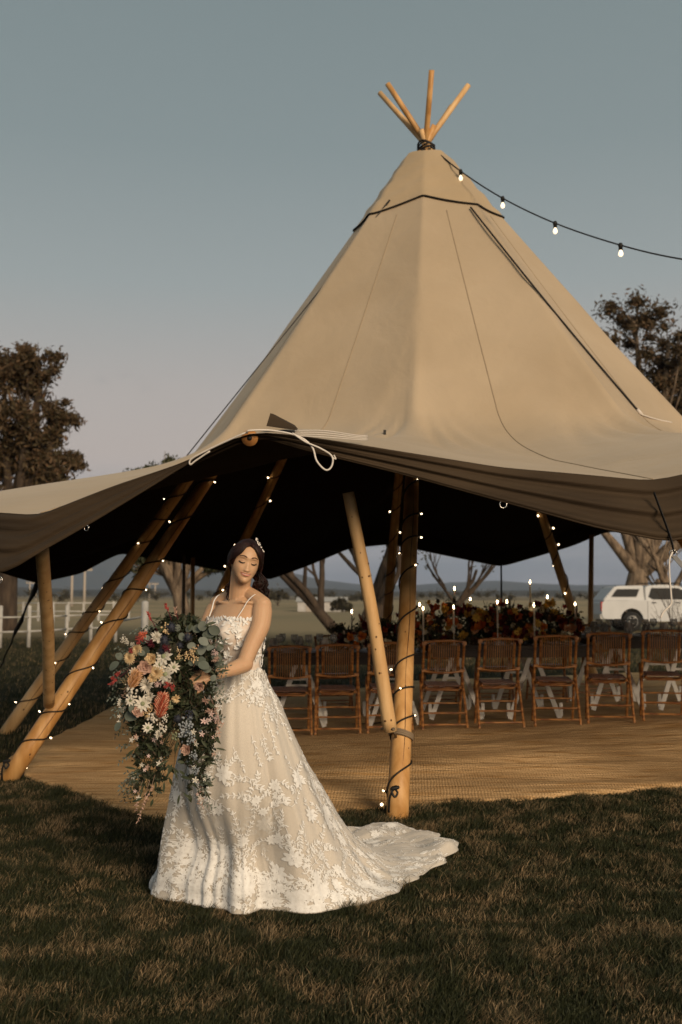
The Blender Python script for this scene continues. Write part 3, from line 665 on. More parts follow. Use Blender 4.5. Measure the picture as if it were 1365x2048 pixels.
# dark rolled flap and tied ropes at the lifted peak
mb = MB(); base = [at(533, 852, 5.50), at(594, 861, 5.55), at(596, 857, 5.78), at(540, 846, 5.75)]; top = [at(541, 826, 5.56), at(590, 854, 5.57), at(590, 850, 5.72), at(548, 828, 5.68)]
mb.add(base + top, [(0, 1, 5, 4), (1, 2, 6, 5), (2, 3, 7, 6), (3, 0, 4, 7), (4, 5, 6, 7), (3, 2, 1, 0)]); mb.build('rolled_flap', m_brown, tent, smooth=False)
mb = MB()
mb.tube(catmull([at(494, 866, 5.42), at(500, 861, 5.40), at(545, 861, 5.42), at(596, 872, 5.42), at(624, 893, 5.42), at(634, 922, 5.41), at(652, 940, 5.41), at(664, 932, 5.41), at(664, 912, 5.41), at(640, 896, 5.41), at(612, 884, 5.41), at(585, 866, 5.42)], 6), .0052, 6)
for k in range(4): mb.tube(catmull([at(590, 861 + k * 3.4, 5.42), at(650, 861 + k * 4.4, 5.44), at(712, 870 + k * 3, 5.5), at(736, 871 + k * 3, 5.55)], 4), .0024, 5)
mb.tube(catmull([at(664, 914, 5.41), at(672, 918, 5.41), at(668, 910, 5.41)], 4), .004, 5)
mb.build('peak_rope', m_rope, tent)
mb = MB(); mb.tube(catmull([at(494, 864, 5.42), at(430, 893, 5.50), at(384, 917, 5.55), at(381, 929, 5.56), at(392, 921, 5.55), at(420, 902, 5.52)], 6), .0052, 6); mb.build('peak_rope', m_rope, tent)
m_disc = mat('oiled_wood_disc', (.42, .20, .06), .5, (.30, .13, .04), 12)
mb = MB(); c = at(500, 876, 5.52); d = Vector((0, -1, -.15)).normalized(); u = d.orthogonal().normalized(); v = d.cross(u)
mb.tube([c + d * .012, c - d * .012], .046, 20); mb.cur = 1; mb.tube([c + d * .016, c + d * .010], .014, 10); mb.build('pole_disc', [m_disc, m_trim], tent)
mb = MB(); c = tent_depth_hit(770, 866, .01); mb.box(c, (.022, .012, .05)); mb.box(c + Vector((-.018, 0, -.02)), (.03, .012, .014)); mb.build('canvas_hook', m_trim, tent, smooth=False)
# ================================================================== JUTE MAT
m_jute = bpy.data.materials.new('jute_weave'); m_jute.use_nodes = True
t = m_jute.node_tree; b = t.nodes['Principled BSDF']; L = t.links.new; b.inputs['Roughness'].default_value = .95; b.inputs['Specular IOR Level'].default_value = .05
tcg = t.nodes.new('ShaderNodeTexCoord')
base = mixc(mr(noise_node(.9, 6).outputs[0], .38, .64), (.68, .46, .245), (.50, .325, .165))
mpj = t.nodes.new('ShaderNodeMapping'); mpj.inputs['Rotation'].default_value = (0, 0, R(10)); mpj.inputs['Scale'].default_value = (1, 6, 1); L(tcg.outputs['Object'], mpj.inputs[0])
streak = mr(noise_node(2.2, 8, mpj.outputs[0]).outputs[0], .50, .72)
col_ = mixc(streak, base, (.38, .21, .075))
wv = t.nodes.new('ShaderNodeTexWave'); wv.inputs['Scale'].default_value = 8; wv.inputs['Distortion'].default_value = 6; wv.inputs['Detail'].default_value = 3; wv.bands_direction = 'Y'; mpk = t.nodes.new('ShaderNodeMapping'); mpk.inputs['Rotation'].default_value = (0, 0, R(4)); L(tcg.outputs['Object'], mpk.inputs[0]); L(mpk.outputs[0], wv.inputs[0])
wx = t.nodes.new('ShaderNodeTexWave'); wx.inputs['Scale'].default_value = 14; wx.inputs['Distortion'].default_value = 4; wx.bands_direction = 'X'; L(mpk.outputs[0], wx.inputs[0])
mul = t.nodes.new('ShaderNodeMath'); mul.operation = 'MULTIPLY'; L(wv.outputs[1], mul.inputs[0]); L(wx.outputs[1], mul.inputs[1])
L(mixc(mr(mul.outputs[0], -.35, .45), mixc(mr(noise_node(70, 3).outputs[0], .40, .58), (.32, .19, .075), col_), col_), b.inputs['Base Color'])
bp = t.nodes.new('ShaderNodeBump'); bp.inputs['Strength'].default_value = .8; bp.inputs['Distance'].default_value = .006; L(mul.outputs[0], bp.inputs['Height'])
bp2 = t.nodes.new('ShaderNodeBump'); bp2.inputs['Strength'].default_value = .7; bp2.inputs['Distance'].default_value = .03; L(noise_node(3, 5, mpj.outputs[0]).outputs[0], bp2.inputs['Height']); L(bp.outputs[0], bp2.inputs['Normal']); L(bp2.outputs[0], b.inputs['Normal'])
front = [(-60, 1560), (0, 1543), (40, 1548), (75, 1566), (110, 1580), (150, 1592), (200, 1612), (245, 1632), (290, 1640), (330, 1645), (450, 1640), (600, 1634), (760, 1622), (830, 1614), (900, 1608), (1000, 1606), (1100, 1602), (1200, 1594), (1300, 1586), (1365, 1580), (1500, 1575), (1700, 1570)]
F3 = [gp(*q) for q in front]
back = [gp(-60, 1500), gp(0, 1478), gp(60, 1456), gp(130, 1431), gp(180, 1415), gp(235, 1408), gp(300, 1405)]
bx = [p.x for p in back] + [-1.9, 1, 6, 9]; by = [p.y for p in back] + [12.6, 16.2, 16.4, 16]
fx = [p.x for p in F3]; fy = [p.y for p in F3]
n, k = 240, 110; xs = np.linspace(fx[0] + .02, 5.2, n); yf = np.interp(xs, fx, fy); yb = np.interp(xs, bx, by)
V = np.zeros((n, k, 3))
for j in range(k):
    s = (j / (k - 1)) ** 1.2; y = yf + (yb - yf) * s
    y = y + (.015 * np.sin(xs * 9) + .012 * np.sin(xs * 23 + 1)) * (1 - s)
    rip = (vnoise(xs * .35 + y * .25, y * 2.3 - xs * .3, 1.6, 9) - .5) * .065 * np.clip(vnoise(xs, y, .8, 13) * 1.6 - .3, 0, 1) + (vnoise(xs * .5, y * 3, 3.1, 11) - .5) * .016
    edge = min(1, j / 2.0)
    V[:, j] = np.stack([xs, y, gz(xs, y) * edge + .016 * edge + rip * edge + (0.0 if j else -.02) + .012], -1)
mat_o = arr_mesh('jute_mat', V.reshape(-1, 3), np.array(grid_faces(n, k)), m_jute, smooth=True)
tag(mat_o, 'wide brown jute matting laid on the grass under the tent', 'mat')

# ================================================================== BAMBOO CHAIRS
m_bamboo = mat('honey_bamboo', (.44, .20, .06), .35, (.17, .06, .018), 9, stretch=(1, 1, 4), spec=.5, contrast=(.4, .62))
m_bamboo_d = mat('scorched_bamboo', (.16, .055, .018), .4, (.07, .024, .010), 14, spec=.5)
m_slat = mat('bamboo_slat', (.40, .20, .065), .4, (.26, .11, .03), 10, spec=.4)
def bam(mb, p, q, r, nodes=3, n=8, bow=None):
    """a bamboo cane with swollen joints"""
    p, q = Vector(p), Vector(q); L_ = (q - p).length; k = nodes * 4; pts, rad = [], []
    for i in range(k + 1):
        s = i / k; c = p + (q - p) * s
        if bow: c = c + Vector(bow) * (4 * s * (1 - s))
        pts.append(c); rad.append(r * (1.16 if i % 4 == 2 else 1.0))
    mb.tube(pts, rad, n)
def make_chair():
    root = empty('bamboo_chair', (0, 0, 0), 'x', 'chair', 'bamboo folding chairs along the near side of the long table')
    W = .215
    for s in (-1, 1):
        mb = MB(); bam(mb, (s * W, -.20, .93), (s * W, .20, 0), .0145, 6); mb.build('stile', m_bamboo, root)       # back post and front leg in one
        mb = MB(); bam(mb, (s * (W + .012), .05, .585), (s * (W + .022), -.24, 0), .0145, 4); mb.build('rear_leg', m_bamboo, root)
        mb = MB(); mb.box((s * W, -.205, .925), (.044, .04, .034)); mb.build('joint_block', m_bamboo, root, smooth=False)
        mb = MB(); bam(mb, (s * (W - .055), -.200, .92), (s * (W - .055), -.092, .625), .011, 2); mb.build('back_post', m_bamboo, root)
        mb = MB(); mb.box((s * (W - .01), -.093, .632), (.05, .034, .028)); mb.build('joint_block', m_bamboo, root, smooth=False)
    mb = MB(); bam(mb, (-W - .018, -.205, .938), (W + .018, -.205, .938), .0125, 5, bow=(0, .0, .018)); mb.build('top_rail', m_bamboo, root)
    mb = MB(); bam(mb, (-W - .012, -.095, .630), (W + .012, -.095, .630), .0115, 5, bow=(0, -.02, -.022)); mb.build('lower_rail', m_bamboo, root)
    mb = MB()
    for i in range(13):
        x = -.142 + .284 * i / 12; bw = 4 * (x / .46 + .5) * (.5 - x / .46); mb.tube([(x, -.203, .93 + .014 * bw), (x, -.15 - .01 * bw, .78), (x, -.10 - .018 * bw, .625 - .02 * bw)], .0052, 5)
    mb.build('back_slats', m_slat, root, kind='stuff')
    for s in (-1, 1):
        mb = MB(); bam(mb, (s * (W - .03), -.115, .452), (s * (W - .03), .24, .470), .013, 3); mb.build('seat_side', m_bamboo, root)
    for i in range(8):
        mb = MB(); y = -.10 + i * .044; mb.box((0, y, .470 + .018 * i / 8), (.36, .036, .012)); mb.build('seat_slat', m_bamboo_d, root, smooth=False)
    mb = MB(); bam(mb, (-W - .01, -.02, .437), (W + .01, -.02, .437), .011, 5); bam(mb, (-W + .04, -.035, .418), (W - .04, -.035, .418), .009, 4); mb.build('seat_rail', m_bamboo, root)
    for z in (.07, .185):
        y = .05 - .29 * (.585 - z) / .585; mb = MB(); bam(mb, (-W - .015, y, z), (W + .015, y, z), .0095, 5); mb.build('rung', m_bamboo, root)
    for z in (.15, .265):
        y = .20 - .40 * z / .93; mb = MB(); bam(mb, (-W, y, z), (W, y, z), .0085, 5); mb.build('rung', m_bamboo, root)
    return root
chair_feet = [(577, 1481), (676, 1474), (780, 1470), (891, 1463), (1005, 1457), (1122, 1454), (1232, 1449), (1345, 1445), (1462, 1440)]
rows = [Vector((at(px, py, 10.2).x, 10.2, 0)) for px, py in chair_feet]
ANG = R(1.5); u_row = Vector((math.cos(ANG), math.sin(ANG), 0)); v_row = Vector((-u_row.y, u_row.x, 0))
chair_lab = ['bamboo folding chair half hidden behind the skirt of the bride', 'bamboo folding chair next to the bride, left of the short brim prop', 'bamboo folding chair crossed by the short leaning prop and front tent pole',
             'bamboo folding chair just right of the front tent pole', 'bamboo folding chair second to the right of the front tent pole', 'bamboo folding chair third to the right of the front tent pole, turned slightly right',
             'bamboo folding chair in line with the tail of the white vehicle', 'bamboo folding chair cut by the right edge of the view']
proto = make_chair()
for i in range(8):
    c = proto if i == 0 else copy_tree(proto)
    p = rows[i] + v_row * .24; c.location = (p.x, p.y, .018 + float(gz(p.x, p.y))); c.scale = (.96, .96, .955); c.rotation_euler = (0, 0, ANG + [.04, .0, .03, .02, .0, -.10, -.17, -.20][i]); c['label'] = chair_lab[i]
# far-side chairs, seen dimly beneath the table
far_lab = ['shadowed bamboo chair across the table, nearest the bride', 'shadowed bamboo chair across the table behind the short prop', 'shadowed bamboo chair across the table right of the front pole', 'shadowed bamboo chair across the table among the middle trestles', 'shadowed bamboo chair across the table below the tall flowers', 'shadowed bamboo chair across the table near the vehicle']
for i in range(6):
    c = copy_tree(proto); p = rows[0] + u_row * (.5 + i * .66) + v_row * 2.15; c.location = (p.x, p.y, .018 + float(gz(p.x, p.y))); c.rotation_euler = (0, 0, ANG + PI + [.1, -.1, .05, 0, -.08, .1][i]); c['label'] = far_lab[i]; c['group'] = 'bamboo folding chairs along the far side of the long table'

# ================================================================== TABLES
m_dark = mat('dark_stained_timber', (.030, .018, .012), .45, (.016, .010, .007), 6, stretch=(1, 8, 1), spec=.4)
m_trest = mat('white_painted_trestle', (.66, .64, .60), .5, (.58, .56, .52), 8, spec=.3)
TZ = .80
row0 = rows[0] + v_row * .50
def tz_(s0, s1): p = row0 + u_row * (s0 + s1) / 2 + v_row * .47; return float(gz(p.x, p.y)) + .015
TABS = [(-.28, 1.47), (1.48, 3.30), (3.31, 6.0)]
def table(label, s0, s1, trestles):
    global row0
    flat0 = row0; row0 = row0 + Vector((0, 0, tz_(s0, s1))); c = flat0 + u_row * (s0 + s1) / 2 + v_row * .47; root = empty('banquet_table', c, label, 'table', 'dark tables set end to end')
    for k in range(5):
        mb = MB(); mb.box(row0 + u_row * (s0 + s1) / 2 + v_row * (.094 + k * .188) + Vector((0, 0, TZ - .02)), (s1 - s0 - .01, .182, .04), ANG); mb.build('tabletop_board', m_dark, root, smooth=False)
    mb = MB()
    for vv in (.03, .91): mb.box(row0 + u_row * (s0 + s1) / 2 + v_row * vv + Vector((0, 0, TZ - .085)), (s1 - s0 - .1, .03, .085), ANG)
    mb.build('apron', m_dark, root, smooth=False)
    for s in trestles:
        tr = MB(); o_ = row0 + u_row * s
        tr.box(o_ + v_row * .47 + Vector((0, 0, TZ - .075)), (.05, .84, .05), ANG); hd = tr.build('trestle', m_trest, root, smooth=False)
        for vv in (.07, .87):
            for sg in (-1, 1):
                mb = MB(); top = o_ + v_row * vv + u_row * sg * .025 + Vector((0, 0, TZ - .10)); bot = o_ + v_row * (vv + (-.05 if vv < .5 else .05)) + u_row * sg * .27 + Vector((0, 0, .02))
                d = (bot - top).normalized(); sd_ = v_row; n_ = d.cross(sd_).normalized(); vs_ = []
                for p in (top, bot):
                    for a, b2_ in ((-1, -1), (1, -1), (1, 1), (-1, 1)): vs_.append(p + sd_ * .011 * a + n_ * .024 * b2_)
                mb.add(vs_, [(0, 1, 5, 4), (1, 2, 6, 5), (2, 3, 7, 6), (3, 0, 4, 7), (0, 3, 2, 1), (4, 5, 6, 7)])
                bb = mb; bb.box(bot + u_row * sg * .012 + Vector((0, 0, .10)), (.034, .030, .14), ANG); mb.build('leg', m_trest, hd, smooth=False)
            mb = MB(); mb.box(o_ + v_row * vv + Vector((0, 0, .45)), (.19, .014, .025), ANG); mb.build('brace', m_trest, hd, smooth=False)
    row0 = flat0
    return root
table('left dark timber table on white trestles, its end behind the bride', -.28, 1.47, (.10, 1.12))
table('middle dark timber table on white trestles under the flowers', 1.48, 3.30, (1.78, 2.62))
table('right dark timber table on white trestles reaching out of view', 3.31, 6.0, (3.02 + .5, 4.25, 5.2))
def tp(s, v, z=0): p = row0 + u_row * s + v_row * v; k_ = 0 if s < 1.475 else (1 if s < 3.305 else 2); return Vector((p.x, p.y, TZ + tz_(*TABS[k_]) + .0005 + z))
def s_of(px, v):      # the place along the table that lies under this pixel column
    a, b_ = -1.0, 6.0
    for _ in range(40):
        m_ = (a + b_) / 2; p = tp(m_, v)
        if p.x / p.y * F + 682.5 < px: a = m_
        else: b_ = m_
    return a

# ------------------------------------------------------------------ tableware
m_glass = mat('clear_glass', (.55, .55, .52), .12, spec=1.0, alpha=.34); m_cloth = mat('napkin_linen', (.58, .55, .50), .9, (.5, .47, .43), 9)
m_plate = mat('glazed_plate', (.50, .48, .45), .25, spec=.6); m_wax = mat('ivory_wax', (.72, .66, .54), .5, sss=.2); m_flame = mat('candle_flame', (1, .8, .5), .5, emit=(1, .74, .42), estr=24)
m_hold = mat('clear_pressed_glass', (.75, .75, .72), .08, spec=.9, metal=.5); m_darkg = mat('smoke_glass', (.02, .018, .015), .08, spec=.8)
def wine_glass():
    r = empty('wine_glass', (0, 0, 0), 'x', 'glass', 'stemmed glasses set along the table')
    mb = MB(); mb.lathe((0, 0, 0), [(.0, .0), (.034, .001), (.034, .003), (.005, .008), (.0035, .03), (.0035, .085), (.012, .092), (.034, .115), (.041, .145), (.037, .185), (.0362, .185), (.040, .145), (.033, .117), (.0, .095)], 14); mb.build('bowl', m_glass, r)
    mb = MB(); mb.lathe((0, 0, 0), [(.0, .098), (.026, .113), (.031, .120), (.0, .120)], 12); mb.build('wine', m_darkg, r)
    return r
def napkin_plate():
    r = empty('place_setting', (0, 0, 0), 'x', 'place setting', 'place settings with folded napkins along the table')
    mb = MB(); mb.lathe((0, 0, 0), [(0, .004), (.07, .004), (.125, .018), (.128, .016), (.075, 0), (0, 0)], 22); mb.build('plate', m_plate, r)
    mb = MB(); rnd = random.Random(4)
    for k in range(6):
        a = k * 1.05; mb.leaf((0, 0, .012), (math.cos(a) * .5, math.sin(a) * .5, .8), (math.cos(a), math.sin(a), -.4), .13, .075, .35, (.3, .9, 1, .8, .3))
    mb.build('napkin', m_cloth, r); return r
gproto, pproto = wine_glass(), napkin_plate()
gx_ = [(560, .16), (590, .3), (566, .55), (618, .2), (640, .5), (712, .25), (668, .3), (1172, .25), (1196, .3), (1216, .2), (1232, .36), (1265, .3), (1246, .5), (1288, .22), (1304, .4), (1345, .3)]
where = ['beside the bride, nearest her elbow', 'a little right of the bride', 'far side of the table near the bride', 'above the gap of the first two chairs', 'far side, above the second chair', 'close to the left of the short prop', 'above the second chair', 'left of the group in front of the vehicle tail', 'in front of the rear window of the vehicle', 'above the chair by the vehicle tail', 'in front of the rear wheel of the vehicle', 'in front of the rear door of the vehicle', 'far side, in front of the vehicle tray', 'right of the rear wheel of the vehicle', 'in front of the vehicle door handle', 'next to the leafless sapling']
for i, (px, v) in enumerate(gx_):
    c = gproto if i == 0 else copy_tree(gproto); c.location = tp(s_of(px, v), v); c.rotation_euler = (0, 0, i); c['label'] = 'stemmed glass ' + where[i]
px_ = [(548, .3), (600, .75), (650, .2), (700, .75), (1186, .75), (1205, .5), (1255, .18), (1290, .6), (1325, .2)]
pw = ['beside the hip of the bride', 'across the table from the first chair', 'before the second chair', 'across from the short prop', 'right of the flowers on the far side', 'right of the flowers at mid table', 'before the chair by the vehicle tail', 'across from the vehicle rear door', 'before the chair at the right edge']
for i, (px, v) in enumerate(px_):
    c = pproto if i == 0 else copy_tree(pproto); c.location = tp(s_of(px, v), v); c.rotation_euler = (0, 0, i * 1.3); c['label'] = 'white napkin standing on a plate ' + pw[i]
# candles
cd_list = [(704, 1222, .5, 'tall ivory candle left of the short prop'), (839, 1208, .35, 'tall ivory candle just right of the front pole, left of its twin'), (846, 1216, .15, 'tall ivory candle close to its twin right of the front pole'), (907, 1213, .12, 'tall ivory candle at the left of the flower mass'),
           (909, 1176, .62, 'tallest candle on the far side at the left of the flowers'), (994, 1203, .15, 'tall ivory candle at mid flowers, left of its neighbour'), (1013, 1202, .5, 'tall ivory candle at mid flowers, far side of the table'), (1067, 1209, .12, 'tall ivory candle in front of the right flowers'),
           (1060, 1163, .6, 'highest candle above the right flowers on a dark stick'), (1094, 1193, .5, 'tall candle at the right end of the flowers'), (1149, 1207, .3, 'last tall candle near the leaning rear pole'), (940, 1197, .7, 'small candle glimmering deep in the flowers')]
for (px, py, v, lb) in cd_list:
    s = s_of(px, v); p = tp(s, v); zt = at(px, py, p.y).z; h = zt - p.z; dark = py < 1180
    r = empty('candlestick', p, lb, 'candle', 'tapered candles along the table'); hs = max(.10, h - .24)
    mb = MB(); mb.lathe(p, [(0, 0), (.036, 0), (.036, .008), (.010, .018), (.007, .05), (.007, hs - .05), (.016, hs - .04), (.010, hs - .025), (.019, hs - .01), (.017, hs), (0, hs)], 12); mb.build('holder', m_trim if dark else m_hold, r)
    mb = MB(); mb.tube([p + Vector((0, 0, hs)), p + Vector((0, 0, h - .028))], [.0105, .0095], 10); mb.build('candle', m_wax, r)
    mb = MB(); mb.lathe(p + Vector((0, 0, h - .026)), [(0, 0), (.006, .008), (.0078, .016), (.005, .030), (0, .043)], 8); mb.build('flame', m_flame, r)
# small white card and bowl on the left table
mb = MB(); mb.box(tp(s_of(651, .2), .2, .06), (.07, .012, .12), ANG); tag(mb.build('menu_card', m_cloth, smooth=False), 'small upright cream card on the table above the second chair', 'card')

# ------------------------------------------------------------------ flowers on the table
def flower_mats():
    c = {'rust': (.50, .10, .02), 'wine': (.13, .012, .014), 'orange': (.75, .22, .03), 'yellow': (.75, .45, .08), 'cream': (.80, .68, .46), 'peach': (.80, .42, .22), 'red': (.32, .02, .012), 'brown': (.10, .05, .025)}
    return {k: mat('petal_' + k, v, .7, tuple(q * .6 for q in v), 40, translucent=.2) for k, v in c.items()}
FM = flower_mats()
m_fol = mat('dark_foliage', (.02, .03, .012), .6, island=((.014, .022, .010), (.03, .042, .018), (.07, .065, .025), (.08, .045, .02)), translucent=.15)
def rose(mb, c, d, r, rnd, petals=14):
    d = Vector(d).normalized(); u = d.orthogonal().normalized()
    for k in range(petals):
        ring_ = k / petals; a = k * 2.4; q = u.copy(); q.rotate(Matrix.Rotation(a, 3, d)); out_ = ring_ ** .6
        mb.leaf(Vector(c) + q * r * .12 * out_, d * (1.15 - out_ * .95) + q * out_, q, r * (.75 + .35 * out_), r * .8, .25 - .5 * (1 - out_), (.35, .9, 1, .8, .3))
def daisy(mb, c, d, r, k=12, w=.32, dome=.25):
    d = Vector(d).normalized(); u = d.orthogonal().normalized()
    for i in range(k):
        q = u.copy(); q.rotate(Matrix.Rotation(2 * PI * i / k, 3, d)); mb.leaf(c, q + d * dome, d, r, r * w, .12)
def spike(mb, c, d, r, L_, n, rnd, ql=.35, thin=.02, two=False):
    """banksia or grevillea head: bristles round a core"""
    d = Vector(d).normalized(); mb.tube([Vector(c), Vector(c) + d * L_ * .5, Vector(c) + d * L_], [r * .30, r * .34, r * .12], 8)
    for i in range(n):
        s = i / n; q = d.orthogonal().normalized(); q.rotate(Matrix.Rotation(i * 2.4, 3, d)); mb.cur = (1 if two and i % 3 == 0 else 0); p = Vector(c) + d * L_ * s; rr = r * (rnd.uniform(.75, 1.25) if two else 1) * (math.sin(PI * min(1, s * .85 + .12)) * .5 + .5)
        e = p + q * rr + d * rr * ql; mb.tube([p + q * rr * .3, e], [thin * r * 2.2, thin * r], 3)
arr_lab = ['rust and cream flower arrangement right of the front pole', 'tall rust red flower arrangement in the middle of the table', 'orange and yellow flower arrangement at the right of the table mass', 'low dark arrangement trailing behind the short leaning prop']
arr_px = [(900, 1187, 70), (1000, 1185, 66), (1085, 1190, 62), (762, 1222, 78)]
rndf = random.Random(5)
for i, (px, ptop, half) in enumerate(arr_px):
    s = s_of(px, .5); p = tp(s, .48); W_ = half / (F / p.y); H_ = at(px, ptop, p.y).z - p.z
    root = empty('flower_arrangement', p, arr_lab[i], 'flowers', 'flower arrangements massed along the table')
    cent, rad, ks = [], [], []
    for k in range(46):
        a = rndf.uniform(0, 2 * PI); q = rndf.random() ** .5; zz = rndf.uniform(.0, .80) * H_ * (1 - .35 * q); cent.append(tuple(p + u_row * math.cos(a) * q * W_ * 1.25 + v_row * math.sin(a) * q * .28 + Vector((0, 0, zz + .03)))); rad.append(rndf.uniform(.06, .13)); ks.append(120)
    V, Fq = leaf_cloud(cent, rad, ks, .024, 50 + i); arr_mesh('foliage', V, Fq, m_fol, root, kind='stuff')
    mb = MB(); tips = []
    for k in range(30):
        x = rndf.gauss(0, .5) * W_; e = p + u_row * x * 1.25 + v_row * rndf.uniform(-.2, .2) + Vector((0, 0, H_ * rndf.uniform(.45, 1.05) * (1 - .35 * min(1, abs(x) / W_)))); b_ = p + u_row * x * .4 + Vector((0, 0, .05))
        mb.tube(catmull([b_, (b_ + e) / 2 + rv(.02), e], 4), .0025, 4); tips.append(e)
    mb.build('stems', m_fol, root, kind='stuff')
    for k, e in enumerate(tips[:12]):
        mb = MB(); kd = rndf.choice(['rust', 'wine', 'red', 'brown', 'rust', 'yellow'])
        if rndf.random() < .5: spike(mb, e - Vector((0, 0, .05)), (rndf.uniform(-.4, .4), -.1, 1), .020, .085, 40, rndf, thin=.08)
        else: rose(mb, e, (rndf.uniform(-.6, .6), -.8, .7), .032, rndf, 9)
        mb.build('seed_head' if kd == 'brown' else 'flower_head', FM[kd], root)
    for k in range(62 if i < 3 else 34):
        a = rndf.uniform(-1, 1); z_ = rndf.uniform(.08, .86) * H_ * (1 - .3 * abs(a)); v_ = -rndf.uniform(.12, .30)
        c = p + u_row * a * W_ * 1.1 + v_row * v_ + Vector((0, 0, z_)); mb = MB(); kd = rndf.choice(['orange', 'yellow', 'cream', 'peach', 'wine', 'rust', 'yellow', 'wine', 'wine', 'brown', 'orange', 'rust']) if i < 3 else rndf.choice(['wine', 'rust', 'brown', 'orange', 'cream', 'wine'])
        r_ = rndf.uniform(.030, .058); d_ = (rndf.uniform(-.5, .5), -1, rndf.uniform(0, .7))
        (daisy if rndf.random() < .45 else rose)(mb, c, d_, r_, *((rndf.choice([8, 10, 12]), .38) if False else ((rndf,) if False else ()))) if False else (daisy(mb, c, d_, r_, 9, .42) if kd in ('yellow', 'cream') and rndf.random() < .6 else rose(mb, c, d_, r_, rndf, 10))
        mb.build('flower_head', FM[kd], root)

# ================================================================== WHITE UTILITY VEHICLE
m_paint = mat('white_paint', (.50, .51, .52), .5, (.46, .47, .48), 2, spec=.15); m_window = mat('tinted_window', (.010, .011, .012), .5, spec=.12); m_tyre = mat('tyre_rubber', (.014, .014, .014), .85)
m_alloy = mat('alloy', (.35, .35, .34), .35, metal=.8); m_tail = mat('red_lamp', (.42, .015, .010), .25, spec=.6); m_gap = mat('black_plastic', (.010, .010, .010), .7)
D = 40.0; X0 = PX(1190, D); Z0 = float(gz(X0 + 2, D)); cr = empty('parked_utility', (X0, D, Z0), 'white utility vehicle with a canopy tray parked beyond the table at right', 'car', rz=0)
def prof_arc(cx, cz, r, n=9): return [(cx + r * math.cos(a), cz + r * math.sin(a)) for a in np.linspace(0, PI, n)]
body = [(.0, .62), (.08, .50), (.72, .46)] + prof_arc(1.18, .46, .45)[::-1] + [(1.9, .40), (3.7, .40)] + prof_arc(4.32, .46, .46)[::-1] + [(5.0, .44), (5.25, .55), (5.28, .95), (5.1, 1.08), (4.2, 1.16), (4.05, 1.20), (3.2, 1.24), (.10, 1.20), (.02, 1.1)]
def extrude(nm, prof, y0, y1, m, inset=None, bevel=.03, parent=cr):
    bm = bmesh.new(); vs_ = [bm.verts.new((X0 + x, y0, Z0 + z)) for x, z in prof]; f = bm.faces.new(vs_)
    r_ = bmesh.ops.extrude_face_region(bm, geom=[f]); top = [g for g in r_['geom'] if isinstance(g, bmesh.types.BMVert)]
    for v in top: v.co.y = y1
    if inset:
        for v in bm.verts:
            if v.co.z - Z0 > inset[0]: v.co.y += (D - v.co.y) * inset[1] * (v.co.z - Z0 - inset[0]) / .6
    bmesh.ops.recalc_face_normals(bm, faces=bm.faces)
    if bevel: bmesh.ops.bevel(bm, geom=[e for e in bm.edges], offset=bevel, segments=2, affect='EDGES', clamp_overlap=True)
    me = bpy.data.meshes.new(nm); bm.to_mesh(me); bm.free(); me.materials.append(m); o = bpy.data.objects.new(nm, me); COL.objects.link(o); o.parent = parent; o.matrix_parent_inverse = Matrix.Translation(-cr.location) if parent is cr else Matrix()
    return o
yA, yB = D - .92, D + .92
extrude('body', body, yA, yB, m_paint)
extrude('cab', [(1.72, 1.19), (1.74, 1.70), (1.9, 1.80), (2.5, 1.83), (3.1, 1.78), (3.35, 1.66), (4.0, 1.21)], yA + .03, yB - .03, m_paint, (1.2, .16))
extrude('tray_canopy', [(.06, 1.19), (.14, 1.30), (.52, 1.72), (.66, 1.78), (1.68, 1.80), (1.70, 1.19)], yA + .03, yB - .03, m_paint, (1.2, .13))
def pane(nm, q, m, k_in=.16):
    """side pane: corners (x,z), laid just outside the leaning side"""
    for sgn, yb in ((1, yA), (-1, yB)):
        mb = MB(); pts = []
        for off in (-.022, -.004):
            for x, z in q: pts.append((X0 + x, yb + sgn * (.03 + .89 * k_in * max(0, z - 1.2) / .6 + off - .012), Z0 + z))
        k = len(q); mb.add(pts, [tuple(range(k)), tuple(range(2 * k - 1, k - 1, -1))] + [(i, (i + 1) % k, (i + 1) % k + k, i + k) for i in range(k)]); mb.build(nm, m, cr, smooth=False)
pane('side_window', [(.40, 1.36), (1.38, 1.36), (1.52, 1.66), (.66, 1.66), (.60, 1.62)], m_window, .13)
pane('side_window', [(1.90, 1.44), (1.86, 1.36), (2.05, 1.26), (2.74, 1.26), (2.74, 1.70), (2.0, 1.70)], m_window)
pane('side_window', [(2.80, 1.26), (3.66, 1.26), (3.48, 1.42), (3.20, 1.62), (3.04, 1.70), (2.80, 1.70)], m_window)
mb = MB(); mb.add([(X0 + 3.42, yA + .2, Z0 + 1.63), (X0 + 4.0, yA + .12, Z0 + 1.235), (X0 + 4.0, yB - .12, Z0 + 1.235), (X0 + 3.42, yB - .2, Z0 + 1.63)], [(0, 1, 2, 3)]); mb.build('windscreen', m_window, cr, smooth=False)
